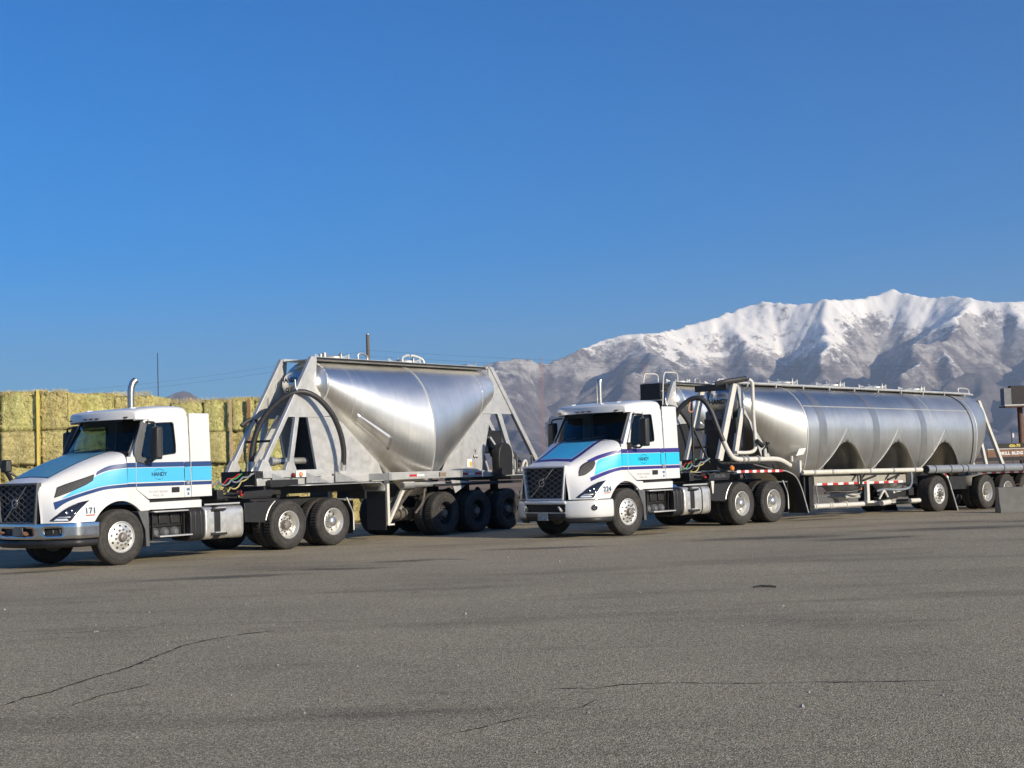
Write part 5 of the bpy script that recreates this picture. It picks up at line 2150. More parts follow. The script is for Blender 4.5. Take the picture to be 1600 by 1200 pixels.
    m.tube([(q(-8.2), .95, 1.2), (q(-8.05), .8, .95), (q(-7.9), .62, .62), (q(-7.8), .5, .5)], .07, 10, smooth=18)
    m.tube([(q(-8.5), .9, 1.2), (q(-8.35), .7, .9), (q(-8.25), .5, .6)], .05, 10, smooth=14)
    m.tube([(q(-8.9), .9, 1.2), (q(-8.85), .85, .8), (q(-8.7), .75, .55)], .03, 8, smooth=14)
    m.cyl((q(-7.7), .3, .52), (q(-9.2), .3, .52), .11, n=16)
    m.cyl((q(-8.95), 0, .52), (q(-8.95), 0, .70), .22, n=18)
    for k in range(4):
        m.cyl((q(-8.55 - .18 * k), .3, .52), (q(-8.60 - .18 * k), .3, .52), .15, n=16)
    m.build('valve_pipes', mat('dusty_pipe', (0.13, 0.115, 0.10), 0.6, 0.3, var=0.3, vscale=8), root)
    # ---- axles
    for x in (-9.30, -10.55, -11.80):
        for s in (1, -1):
            wheel(root, q(x), s * 1.06, WR, 'drive', s, dark=True)
            wheel(root, q(x), s * .73, WR, 'inner', s)
        m = MB()
        m.cyl((q(x), -.95, WR), (q(x), .95, WR), .075)
        for s in (1, -1):
            m.bar((q(x + .42), s * .48, 1.05), (q(x - .15), s * .48, .50), .10, .09)
            m.cyl((q(x - .3), s * .48, .62), (q(x - .3), s * .48, 1.30), .11, n=14)
        m.build('axle', CHASSIS, root)
    m = MB()
    m.prism([(q(-9.6), 1.30), (q(-10.35), 1.25), (q(-9.75), .98)], 'y', 1.10, 1.13)
    m.build('spray_plate', FRAMEALU, root)
    m = MB()
    m.bx(q(-9.0), q(-12.4), -1.15, 1.15, 1.16, 1.22)
    m.build('axle_deck', CHASSIS, root)
    if not back_detail:
        m = MB()
        m.bx(q(-4.35), q(-5.6), -.43, .43, 1.68, 2.75)
        m.build('valve_cabinet', CHASSIS, root, bevel=.02)
    if back_detail:
        # hose carrier, blower and cabinet on the rear deck
        m = MB()
        m.prism([(q(-11.95), 1.36), (q(-12.50), 1.36), (q(-12.52), 1.85)] + [(q(-12.235) - .28 * math.cos(t), 1.92 + .28 * math.sin(t)) for t in np.linspace(0.1, PI - .1, 10)] + [(q(-11.93), 1.80)], 'y', .56, .80)
        m.build('blower_housing', BLACKP, root, bevel=.02)
        m = MB()
        m.bx(q(-12.35), q(-13.25), -.70, -.10, 1.95, 2.55)
        m.build('black_cabinet', BLACKP, root, bevel=.02)
        m = MB()
        m.bx(q(-13.26), q(-13.30), -.12, -.02, 1.95, 2.45)
        m.build('cabinet_edge', WHITET, root)
        m = MB()
        m.bar((q(-12.05), .40, 2.35), (q(-13.0), .40, 1.42), .06, .10)
        m.build('diagonal_brace', FRAMEALU, root)
        m = MB()
        m.tube([(q(-12.6), .1, 1.9), (q(-12.9), .05, 2.05), (q(-13.3), .1, 1.95), (q(-13.6), .2, 1.6)], .11, 10, smooth=16)
        m.build('rear_hose', HOSE, root)
        m = MB()
        m.ring([(q(-12.9), 1.40), (q(-13.6), 1.40), (q(-13.6), 1.86), (q(-12.9), 1.86)], [(q(-12.94), 1.44), (q(-13.56), 1.44), (q(-13.56), 1.82), (q(-12.94), 1.82)], 'y', .60, .64)
        m.build('rear_rack', GREYP, root)
        m = MB()
        m.tube([(q(-13.15), .6, 1.45), (q(-13.2), .62, 1.65), (q(-13.3), .62, 1.72), (q(-13.38), .6, 1.62), (q(-13.34), .6, 1.48)], .035, 8, smooth=16)
        m.build('white_fitting', WHITE_DULL, root)
    return root


lead = hopper_trailer('tank_trailer', 'brushed aluminium single hopper tank trailer hitched to truck 171', 0.0)
pup = hopper_trailer('tank_trailer', 'tank trailer half hidden behind the cab of truck 224', -15.70, back_detail=False, numtxt='')
# access ladder on the second trailer's front
m = MB()
qx = lambda x: x + 8.6
for s in (-.36, .36):
    m.tube([(qx(-4.9), s, 2.6), (qx(-5.15), s, 3.3), (qx(-5.25), s, 4.1), (qx(-5.35), s, 4.42), (qx(-5.6), s, 4.46), (qx(-6.1), s, 4.44), (qx(-6.15), s, 4.15)], .022, 8, smooth=26)
for k in range(6):
    m.bar((qx(-4.95 - .06 * k), -.36, 2.75 + .28 * k), (qx(-4.95 - .06 * k), .36, 2.75 + .28 * k), .03, .03, up=(0, 0, 1))
m.build('ladder', WHITE_DULL, pup)
m = MB()
m.bx(qx(-5.15), qx(-5.3), -.42, .30, 3.3, 4.12)
m.build('ladder_guard', CHASSIS, pup)


def long_trailer():
    root = frame_empty('tank_trailer', HIT[0], HIT[1], TH3, TILT, 0.0)
    tag(root, 'long four hopper aluminium tank trailer hitched to truck 224', 'tank trailer')
    top = 3.47
    xs = np.array([-.55, -.75, -2.55, -11.10, -12.15, -12.35])
    a = np.array([.46, .52, 1.12, 1.12, .86, .80])
    b_ = np.array([.42, .50, 1.16, 1.16, .92, .86])
    zc = top - b_
    hop = [(-3.10, .02, .69), (-5.60, .02, .69), (-8.10, .02, .69), (-10.60, .02, .69)]
    # the front cone closes towards the first hopper
    hop2 = hop + [(-1.9, .55, 1.10)]
    MIDS = (-4.35, -6.85, -9.35)

    def arch(x):
        z = .80
        for xm in MIDS:
            d = abs(x - xm) / 1.17
            if d < 1:
                z = max(z, 1.02 + .98 * (1 - d ** 1.7))
        return z
    X, A, B, Zc, P, cut = tank_surface(xs, a, b_, zc, [], 260, 640, .80, 1.65, zcut=arch)
    mb = MB()
    mb.grid(P, closed_v=True)
    end_cap(mb, -.55, .46, .42, zc[0], .18)
    end_cap(mb, -12.35, .80, .86, zc[-1], -.20)
    tk = mb.build('tank', TANK2, root, smooth=50)

    def seam(xx, r, mm=WELD, nm='weld_seam', w=None):
        i = int(np.argmin(abs(X - xx)))
        c = np.array([X[i], 0, Zc[i]])
        kl = 1 + .65 * min(max((A[i] - .5) / .6, 0), 1)
        ring = np.array([[X[i], A[i] * math.sin(t), Zc[i] + B[i] * math.cos(t) * (kl if math.cos(t) < 0 else 1)] for t in np.linspace(-R(140), R(140), 90)])
        keep = []
        for p in ring:
            d = np.hypot(p[1] / A[i], (p[2] - Zc[i]) / B[i])
            ok = p[2] >= arch(X[i])
            if ok:
                keep.append(c + (p - c) * 1.004)
        m = MB()
        if w:
            G = np.array([[(p[0] - w / 2, p[1], p[2]) for p in keep], [(p[0] + w / 2, p[1], p[2]) for p in keep]])
            m.grid(G)
            m.build(nm, mm, tk, smooth=180)
        else:
            m.tube(keep, r, 5)
            m.build(nm, mm, tk, smooth=0)
    seam(-2.55, .015)
    seam(-8.75, .013)
    seam(-10.95, .020, BLACKP, 'black_band')
    seam(-11.25, .010)
    for x, w in ((-3.25, .34), (-5.75, .30), (-8.2, .30)):
        seam(x, 0, BAND, 'stain_band', w)
    # long side seam
    for s in (1, -1):
        m = MB()
        ph = R(58)
        m.tube([(x, s * (1.12 * math.sin(ph) + .004), zc[2] + 1.16 * math.cos(ph) + .003) for x in np.linspace(-2.6, -11.0, 12)], .010, 5)
        m.build('side_seam', WELD, tk, smooth=0)
        # curved seams where the hoppers cut the barrel
        for xm in MIDS:
            for (xa, za), (xb, zb) in (((xm + 1.16, 1.25), (xm + .02, 2.36)), ((xm - .02, 2.36), (xm - 1.16, 1.25))):
                pts = []
                for t in np.linspace(0, 1, 22):
                    x = xa + (xb - xa) * t
                    z = za + (zb - za) * t
                    z -= .10 * math.sin(PI * t)
                    kz = (z - zc[2]) / (1.16 * (1.65 if z < zc[2] else 1))
                    pts.append((x, s * (1.12 * math.sqrt(max(0, 1 - kz * kz)) + .004), z))
                m = MB()
                m.tube(pts, .009, 5)
                m.build('hopper_seam', WELD, tk, smooth=0)
    # label plate on the front cone
    i = int(np.argmin(abs(X + 2.2)))
    m = MB()
    c = Vector((-2.22, 1.06, 1.74))
    m.hexa([c + Vector(v) for v in ((.16, .0, -.10), (-.12, .03, -.06), (-.12, .05, -.06), (.16, .02, -.10), (.10, .06, .08), (-.17, .08, .10), (-.17, .10, .10), (.10, .08, .08))])
    m.build('label_plate', WHITET, tk)
    # ---- catwalk, rails, lids
    m = MB()
    m.bx(-.6, -12.3, -.32, .32, top + .01, top + .03)
    m.build('walkway', FRAMEALU, tk)
    for s in (1, -1):
        m = MB()
        m.tube([(-.6, s * .40, top + .035), (-3, s * .40, top + .035), (-12.0, s * .40, top + .035), (-12.35, s * .40, top + .01)], .03, 8)
        rr = m.build('walkway_rail', FRAMEALU, tk)
        for k in range(10):
            m = MB()
            m.bx(-1.0 - 1.2 * k, -1.03 - 1.2 * k, s * .40, s * .44, top - .06, top + .03)
            m.build('rail_stay', FRAMEALU, rr)
    for x in (-3.1, -5.3, -7.4, -9.5):
        manhole(tk, x, top + .03)
        m = MB()
        m.bar((x + .9, .2, top + .05), (x + .35, .2, top + .13), .05, .03)
        m.build('lid_lever', STEEL, tk)
    m = MB()
    m.tube([(-11.5, .40, top + .05), (-11.5, .40, top + .18), (-11.9, .40, top + .19), (-12.1, .40, top + .15), (-12.12, .40, top)], .022, 8, smooth=20)
    m.build('grab_rail', FRAMEALU, tk)
    # ---- front A-frame at y = +-0.5
    for s in (1, -1):
        y = s * .5
        m = MB()
        m.hexa([(.42, y - .05, 1.55), (.22, y - .05, 1.55), (.22, y + .05, 1.55), (.42, y + .05, 1.55), (-.30, y - .05, 3.47), (-.46, y - .05, 3.47), (-.46, y + .05, 3.47), (-.30, y + .05, 3.47)])
        m.build('front_strut', WHITE_DULL, root, bevel=.008)
        m = MB()
        m.hexa([(-.20, y - .045, 1.55), (-.36, y - .045, 1.55), (-.36, y + .045, 1.55), (-.20, y + .045, 1.55), (-.58, y - .045, 2.85), (-.72, y - .045, 2.85), (-.72, y + .045, 2.85), (-.58, y + .045, 2.85)])
        m.build('middle_strut', WHITE_DULL, root, bevel=.006)
        m = MB()
        m.prism([(-.48, 3.45), (-.62, 3.45), (-1.0, 2.75), (-1.95, 1.50), (-1.45, 1.50), (-.92, 2.55), (-.60, 2.85)], 'y', y - .012, y + .012)
        m.build('skirt_sheet', FRAMEALU, root)
        m = MB()
        m.bx(.45, -2.4, s * .43, s * .55, 1.34, 1.52)
        m.build('front_rail', CHASSIS, root, bevel=.008)
        # rear struts
        m = MB()
        m.hexa([(-12.42, y - .05, 3.30), (-12.56, y - .05, 3.30), (-12.56, y + .05, 3.30), (-12.42, y + .05, 3.30), (-13.78, y - .05, 1.28), (-13.94, y - .05, 1.28), (-13.94, y + .05, 1.28), (-13.78, y + .05, 1.28)])
        m.build('rear_strut', WHITE_DULL, root, bevel=.008)
        m = MB()
        m.hexa([(-12.30, y - .045, 2.50), (-12.42, y - .045, 2.50), (-12.42, y + .045, 2.50), (-12.30, y + .045, 2.50), (-12.74, y - .045, 1.28), (-12.88, y - .045, 1.28), (-12.88, y + .045, 1.28), (-12.74, y + .045, 1.28)])
        m.build('rear_middle_strut', WHITE_DULL, root, bevel=.006)
    m = MB()
    m.bx(-.40, -.72, -.50, .50, 1.52, 2.62)
    m.build('front_bulkhead', CHASSIS, root)
    m = MB()
    m.bx(-.06, -.18, -.50, .50, 3.30, 3.46)
    m.build('top_beam', BLACKP, root, bevel=.01)
    lettering('company_name', 'HANDY', .12, lambda u, v: (-.345, u + .02, 2.98 + v), TEXTK, tk, bold=.008)
    m = MB()
    m.bx(-.36, -.38, -.42, .42, 2.60, 2.80)
    np_ = m.build('number_plate', mat('dull_grey_plate', (0.16, 0.155, 0.15), 0.6, 0, var=0.15), root)
    lettering('trailer_number', '2', .12, lambda u, v: (-.355, u + .12, 2.64 + v), TEXTK, np_, bold=.004)
    m = MB()
    m.bar((.05, -.5, 2.35), (.05, .5, 2.35), .05, .05, up=(0, 0, 1))
    m.bar((.20, -.5, 1.9), (.20, .5, 1.9), .06, .06, up=(0, 0, 1))
    m.build('cross_brace', CHASSIS, root)
    m = MB()
    m.bx(.46, .34, -.56, .56, 1.32, 1.60)
    m.build('front_beam', CHASSIS, root, bevel=.01)
    # blower pipework on the front: vertical white pipe with cross pipe and elbow
    m = MB()
    m.tube([(-.60, .78, 3.56), (-.68, .81, 3.50), (-.70, .82, 3.36), (-.70, .82, 2.6), (-.72, .84, 1.98), (-.66, .84, 1.80), (-.45, .82, 1.74), (.0, .78, 1.74)], .046, 12, smooth=60)
    m.build('pressure_pipe', WHITE_DULL, root)
    m = MB()
    m.tube([(.10, .30, 3.44), (-.1, .45, 3.50), (-.45, .60, 3.55), (-.62, .70, 3.58)], .07, 10, smooth=16)
    m.build('rubber_elbow', HOSE, root)
    m = MB()
    m.tube([(.65, .92, 2.02), (.52, .95, 1.78), (.38, .98, 1.62), (.15, 1.0, 1.57), (-.3, 1.0, 1.57), (-1.2, 1.0, 1.57), (-1.55, 1.0, 1.53), (-1.9, 1.0, 1.40)], .062, 12, smooth=60)
    pp = m.build('blower_line', WHITE_DULL, root)
    for x in (.05, -.12, -.55):
        m = MB()
        m.cyl((x - .025, 1.0, 1.57), (x + .025, 1.0, 1.57), .095, n=16)
        m.build('pipe_flange', STEEL, pp)
    m = MB()
    m.cyl((-.8, 1.0, 1.62), (-.8, 1.0, 1.80), .035, n=10)
    m.bar((-.8, 1.0, 1.80), (-1.0, 1.05, 1.98), .03, .03)
    m.cyl((-.85, .95, 1.90), (-.62, .95, 2.02), .06, n=12)
    m.bar((-.95, 1.0, 2.0), (-.98, 1.02, 1.72), .03, .04)
    m.build('relief_valve', BLACKP, pp)
    # unloading hose over the truck's deck with its post
    m = MB()
    m.tube([(1.35, -.35, 1.75), (1.30, -.20, 2.3), (1.22, 0, 2.75), (1.10, .20, 3.0), (.98, .42, 3.08), (.88, .58, 2.98), (.80, .72, 2.70), (.75, .82, 2.38), (.66, .92, 2.02)], .062, 12, smooth=60)
    hs = m.build('unloading_hose', HOSE, root)
    m = MB()
    m.cyl((1.02, .28, 1.45), (1.02, .28, 3.02), .03, n=10)
    m.bar((1.02, .28, 2.4), (.75, .55, 1.5), .04, .04)
    m.build('hose_post', CHASSIS, hs)
    m = MB()
    m.tube([(1.0, .30, 3.03), (1.08, .26, 2.96), (1.10, .24, 2.80), (1.05, .27, 2.74), (1.0, .31, 2.78)], .022, 8, smooth=14)
    m.build('hose_hook', mat('pale_red_hook', (0.50, 0.25, 0.20), 0.6), hs)
    # ---- fender over the truck's drives with tape and flap
    for s in (1, -1):
        m = MB()
        path = [(.62, 1.27), (-1.1, 1.27), (-1.45, 1.25), (-1.80, 1.12), (-2.02, .85), (-2.18, .50), (-2.30, .20)]
        G = np.array([[(x, s * yy, z) for yy in (.62, .95, 1.22)] for x, z in crom(np.array(path), 40)])
        m.grid(G)
        fd = m.build('fender', BLACKP, root, smooth=60, solid=.012)
        m = MB()
        m.tube([(x, s * 1.225, z + .005) for x, z in crom(np.array(path), 30)], .016, 6)
        m.build('fender_edge', FRAMEALU, fd)
        if s > 0:
            tape(fd, .58, -1.25, 1.243, 1.275, .06, 12, first=1)
    m = MB()
    m.lathe([(0, .05), (.05, .045), (.07, .01), (.07, 0)], (.70, 1.18, 1.36), 16, 'y')
    m.build('marker_lamp', ORANGE, root)
    m = MB()
    m.bar((.55, 1.1, 1.32), (.20, .8, 1.42), .03, .05)
    m.bar((-.2, 1.15, 1.30), (-.5, .9, 1.45), .03, .05)
    m.bar((-.5, .9, 1.45), (-.95, 1.15, 1.32), .03, .05)
    m.build('fender_bracket', CHASSIS, root)
    m = MB()
    m.bx(-1.98, -2.06, 1.16, 1.24, 1.22, 1.52)
    m.cyl((-1.85, 1.1, 1.50), (-1.85, 1.1, 1.64), .03, n=8)
    m.build('corner_post', WHITE_DULL, root)
    # ---- side pipes and frame
    m = MB()
    m.cyl((-2.02, 1.27, 1.215), (-7.70, 1.27, 1.215), .062, n=16)
    lp = m.build('side_pipe', mat('cream_pipe', (0.66, 0.64, 0.55), 0.5, 0.1, var=0.06, vscale=4, dirt=0.4, dirtcol=(0.32, 0.28, 0.22)), root)
    for x in (-2.5, -3.3, -5.05, -6.2, -7.3):
        m = MB()
        m.cyl((x - .03, 1.27, 1.215), (x + .03, 1.27, 1.215), .075, n=14)
        m.build('pipe_clamp', STEEL, lp)
    for s in (1, -1):
        m = MB()
        m.bx(-2.65, -7.0, s * 1.12, s * 1.19, .875, 1.10)
        fr = m.build('frame_panel', mat('dusty_frame_paint', (0.34, 0.32, 0.265), 0.6, 0.1, var=0.12, vscale=4, dirt=0.4), root, bevel=.006)
        if s > 0:
            tape(fr, -2.75, -6.85, 1.191, .905, .055, 17, first=1)
        m = MB()
        m.bx(-2.3, -15.0, s * .42, s * .52, .98, 1.20)
        m.build('main_rail', CHASSIS, root)
    m = MB()
    for x in (-4.35, -4.75, -5.95, -6.45):
        m.bar((x, 1.20, .98), (x - .25, 1.22, 1.18), .03, .04)
    m.bar((-4.85, 1.22, .97), (-5.45, 1.22, 1.09), .04, .06)
    m.bar((-6.05, 1.22, .97), (-6.60, 1.22, 1.09), .04, .06)
    m.build('pipe_bracket', CHASSIS, root)
    for x in (-4.35, -6.85):
        m = MB()
        m.tube([(x - .28, 1.27, 1.20), (x - .30, 1.28, 1.05), (x - .30, 1.27, .86), (x - .24, 1.2, .72), (x + .05, 1.05, .68), (x + .35, .85, .70), (x + .55, .7, .66)], .036, 9, smooth=30)
        m.build('drop_hose', GREYHOSE if x < -6 else HOSE, root)
    m = MB()
    m.cyl((-2.65, 1.12, .345), (-4.95, 1.12, .345), .062, n=16)
    for x in (-2.72, -3.35, -3.45, -4.1):
        m.cyl((x, 1.12, .345), (x - .05, 1.12, .345), .082, n=14)
    m.build('lower_pipe', WHITE_DULL, root)
    m = MB()
    m.bx(-2.48, -2.66, .95, 1.15, .24, 1.14)
    m.bx(-2.30, -2.36, 1.0, 1.12, .3, 1.2)
    m.build('landing_leg', CHASSIS, root, bevel=.008)
    m = MB()
    m.bar((-2.70, 1.16, 1.10), (-2.85, 1.16, .40), .02, .02)
    m.build('crank', STEEL, root)
    m = MB()
    m.bx(-5.05, -5.17, 1.10, 1.20, .42, .98)
    m.bx(-4.98, -5.30, 1.04, 1.24, .36, .42)
    m.build('support_leg', WHITE_DULL, root, bevel=.006)
    # hopper outlets
    for (xk, za, mm_) in hop[:3]:
        m = MB()
        m.lathe([(.54, .85), (.40, .70), (.30, .62), (.30, .55), (.36, .55), (.36, .51), (.22, .47), (.16, .36), (.16, .28)], (xk, 0, 0), 24, 'z')
        m.cyl((xk + .35, .35, .52), (xk - .35, .35, .52), .05, n=10)
        m.tube([(xk + .35, .40, .62), (xk + .1, .46, .58), (xk - .1, .46, .58), (xk - .35, .42, .64)], .035, 8, smooth=16)
        m.build('hopper_outlet', FRAMEALU, root)
    m = MB()
    m.cyl((-2.4, 0, .30), (-9.5, 0, .30), .075, n=14)
    m.build('discharge_line', STEEL, root)
    m = MB()
    m.box((-6.35, 1.0, .55), (.30, .2, .2))
    m.bar((-6.6, .95, .50), (-7.6, .9, .60), .12, .10)
    m.box((-7.5, .95, .62), (.25, .2, .22))
    m.build('tool_bracket', CHASSIS, root, bevel=.01)
    m = MB()
    m.cyl((-5.95, 1.05, .33), (-6.35, 1.05, .36), .07, n=14)
    m.tube([(-5.85, 1.05, .45), (-5.95, 1.1, .62), (-6.05, 1.1, .66), (-6.2, 1.1, .5)], .03, 8, smooth=14)
    m.cyl((-7.4, 1.05, .36), (-7.9, 1.05, .36), .06, n=12)
    m.build_each('valve_fitting', WHITE_DULL, root)
    m = MB()
    m.lathe([(0, .05), (.04, .04), (.05, 0)], (-4.70, 1.20, .76), 12, 'y')
    m.build('side_lamp', ORANGE, root)
    # hose tube
    m = MB()
    m.cyl((-7.90, 1.30, 1.22), (-15.6, 1.30, 1.22), .115, n=24)
    tb = m.build('hose_tube', mat('grey_hose_tube', (0.33, 0.35, 0.37), 0.45, 0.4, var=0.1, vscale=5, dirt=0.3), root)
    m = MB()
    m.cyl((-7.885, 1.30, 1.22), (-7.90, 1.30, 1.22), .105, n=24)
    m.build('tube_cap', CHASSIS, tb)
    for x in (-8.25, -9.1, -9.75, -10.05, -12.2, -13.4):
        m = MB()
        m.cyl((x, 1.30, 1.22), (x - .035, 1.30, 1.22), .122, n=24)
        m.build('tube_band', BLACKP, tb)
    # ---- axles: steerable lift axle, then three rear axles
    for s in (1, -1):
        wheel(root, -8.75, s * .98, WR, 'wide', s)
        m = MB()
        arc = [(-8.75 + .60 * math.cos(t), WR + .60 * math.sin(t)) for t in np.linspace(R(95), R(168), 14)] + [(-9.36, .62), (-9.52, .30), (-9.66, .02)]
        G = np.array([[(x, s * yy, z) for yy in (.72, 1.0, 1.23)] for x, z in crom(np.array(arc), 34)])
        m.grid(G)
        fd = m.build('lift_axle_fender', BLACKP, root, smooth=60, solid=.012)
        m = MB()
        m.tube([(x, s * 1.235, z) for x, z in crom(np.array(arc), 30)], .022, 6)
        m.build('fender_edge', FRAMEALU, fd)
        if s > 0:
            for k in range(3):
                m = MB()
                t0, t1 = R(100 + 12 * k), R(110 + 12 * k)
                P2 = np.array([[(-8.75 + rr * math.cos(t), 1.26, WR + rr * math.sin(t)) for rr in (.585, .635)] for t in np.linspace(t0, t1, 5)])
                m.grid(P2)
                m.build('reflective_tape', REDT if k % 2 else WHITET, fd, smooth=0)
        for x in (-11.52, -12.80, -14.08):
            wheel(root, x, s * 1.06, WR, 'drive', s)
            wheel(root, x, s * .73, WR, 'inner', s)
        m = MB()
        path = [(-10.55, .72), (-10.62, .98), (-10.9, 1.02), (-11.5, 1.075), (-15.0, 1.09)]
        G = np.array([[(x, s * yy, z) for yy in (.55, .9, 1.20)] for x, z in path])
        m.grid(G)
        m.build('rear_fender', mat('dusty_fender', (0.20, 0.19, 0.165), 0.6, 0.2, var=0.15, dirt=0.3), root, smooth=40, solid=.02)
        if s > 0:
            tape(root, -10.95, -14.9, 1.203, 1.085, .05, 14, first=1)
    for x in (-8.75, -11.52, -12.80, -14.08):
        m = MB()
        m.cyl((x, -.95, WR), (x, .95, WR), .075)
        for s in (1, -1):
            m.bar((x + .45, s * .47, .95), (x - .15, s * .47, .50), .10, .09)
            m.cyl((x - .3, s * .47, .62), (x - .3, s * .47, 1.0), .12, n=14)
        m.build('axle', CHASSIS, root)
    m = MB()
    m.bx(-12.2, -15.0, -1.0, 1.0, 1.21, 1.27)
    m.build('rear_deck', CHASSIS, root)
    m = MB()
    m.bx(-9.55, -10.45, .60, 1.10, .62, 1.0)
    m.build('tool_box', CHASSIS, root, bevel=.01)
    return root


long_trailer()

# ================================================================== hay bales
def hay_material():
    m = bpy.data.materials.new('baled_hay')
    m.use_nodes = True
    nt = m.node_tree
    L = nt.links.new
    b = nt.nodes['Principled BSDF']
    b.inputs['Roughness'].default_value = 0.95
    b.inputs['Specular IOR Level'].default_value = 0.1
    tc = nt.nodes.new('ShaderNodeTexCoord')
    oi = nt.nodes.new('ShaderNodeObjectInfo')
    ad = nt.nodes.new('ShaderNodeVectorMath')
    ad.operation = 'ADD'
    L(tc.outputs['Object'], ad.inputs[0])
    L(oi.outputs['Location'], ad.inputs[1])

    def noise(sc, det, rg, scale=(1, 1, 1)):
        mp = nt.nodes.new('ShaderNodeMapping')
        mp.inputs['Scale'].default_value = scale
        L(ad.outputs[0], mp.inputs[0])
        n = nt.nodes.new('ShaderNodeTexNoise')
        n.inputs['Scale'].default_value = sc
        n.inputs['Detail'].default_value = det
        n.inputs['Roughness'].default_value = rg
        n.inputs['Distortion'].default_value = 0.8
        L(mp.outputs[0], n.inputs['Vector'])
        return n.outputs[0]
    fine = noise(10.0, 7, 0.88, (1.25, 1, 1))
    cr = nt.nodes.new('ShaderNodeValToRGB')
    e = cr.color_ramp.elements
    e[0].position, e[0].color = 0.33, (0.11, 0.085, 0.035, 1)
    e[1].position, e[1].color = 0.67, (0.94, 0.86, 0.50, 1)
    q = e.new(0.46)
    q.color = (0.46, 0.405, 0.155, 1)
    q = e.new(0.56)
    q.color = (0.71, 0.63, 0.28, 1)
    L(fine, cr.inputs[0])
    # greener or browner from bale to bale, and in patches
    hs = nt.nodes.new('ShaderNodeHueSaturation')
    mr = nt.nodes.new('ShaderNodeMapRange')
    mr.inputs['To Min'].default_value = 0.492
    mr.inputs['To Max'].default_value = 0.520
    L(oi.outputs['Random'], mr.inputs[0])
    L(mr.outputs[0], hs.inputs['Hue'])
    mv = nt.nodes.new('ShaderNodeMapRange')
    mv.inputs['From Min'].default_value = 0.3
    mv.inputs['From Max'].default_value = 0.7
    mv.inputs['To Min'].default_value = 0.74
    mv.inputs['To Max'].default_value = 1.15
    L(noise(1.6, 4, 0.6), mv.inputs[0])
    L(mv.outputs[0], hs.inputs['Value'])
    L(cr.outputs[0], hs.inputs['Color'])
    L(hs.outputs[0], b.inputs['Base Color'])
    bp = nt.nodes.new('ShaderNodeBump')
    bp.inputs['Strength'].default_value = 1.0
    bp.inputs['Distance'].default_value = 0.05
    L(fine, bp.inputs['Height'])
    L(bp.outputs[0], b.inputs['Normal'])
    return m


HAY = hay_material()
TWINE = mat('bale_twine', (0.42, 0.20, 0.06), 0.8)


def bale_mesh(seed):
    rr = np.random.default_rng(seed)
    bm = bmesh.new()
    bmesh.ops.create_cube(bm, size=1.0)
    bmesh.ops.subdivide_edges(bm, edges=bm.edges[:], cuts=9, use_grid_fill=True)
    for v in bm.verts:
        c = v.co
        k = max(abs(c.x), abs(c.z)) * 2
        # bulging faces, soft corners
        corner = (abs(c.x) * 2) ** 8 * (abs(c.z) * 2) ** 8
        c.x *= 1 - .015 * corner
        c.z *= 1 - .015 * corner
        c.x += rr.normal(0, .004)
        c.y += rr.normal(0, .005) - .012 * math.sin(c.x * 9 + seed) * (1 if c.y < 0 else -1)
        c.z += rr.normal(0, .004)
    me = bpy.data.meshes.new('hay_bale')
    bm.to_mesh(me)
    bm.free()
    me.polygons.foreach_set('use_smooth', [True] * len(me.polygons))
    me.materials.append(HAY)
    return me


BALES = [bale_mesh(s) for s in range(5)]
tw = MB()
for zz in (-.28, 0.0, .28):
    tw.tube([(x, -.512, zz) for x in (-.5, -.2, .2, .5)], .006, 4)
TWO = tw.build('twine', TWINE, None, smooth=0)
COL.objects.unlink(TWO)


def hay_stack(which, cols, y0, layers):
    z = 0.0
    names = ['bottom layer', 'second layer', 'third layer', 'top layer']
    ordn = ['first', 'second', 'third', 'fourth', 'fifth', 'sixth', 'seventh']
    for li, h in enumerate(layers):
        for ci, (xa, xb, dz) in enumerate(cols):
            o = bpy.data.objects.new('hay_bale', random.choice(BALES))
            COL.objects.link(o)
            jy = random.uniform(-.07, .05)
            hh = h + (dz if li == len(layers) - 1 else 0)
            o.location = ((xa + xb) / 2 + random.uniform(-.02, .02), y0 + 1.2 + jy, z + hh / 2)
            o.scale = (xb - xa - random.uniform(-.01, .015), 2.4, hh + .012)
            o.rotation_euler = (random.uniform(-.012, .012), random.uniform(-.01, .01), random.uniform(-.015, .015))
            tag(o, 'hay bale, %s, %s column of the %s hay stack' % (names[li], ordn[ci], which), 'hay bale', 'stacked hay bales')
        z += h


hay_stack('left', [(-19.40, -18.20, 0), (-18.20, -17.00, .03), (-17.00, -15.80, 0), (-15.80, -14.57, .02), (-14.57, -13.68, -.02)], 42.0, [1.04, 1.04, 1.04, 1.20])
hay_stack('middle', [(-13.90, -12.70, .02), (-12.70, -11.45, -.08)], 43.4, [1.04, 1.06, 1.06, 1.12])
hay_stack('right', [(-10.55, -9.56, -.06), (-9.56, -8.66, 0), (-8.66, -7.95, .04), (-7.95, -7.0, .02), (-7.0, -5.9, 0), (-5.9, -4.7, -.02), (-4.7, -3.5, 0)], 42.0, [.97, .97, .97, .99])
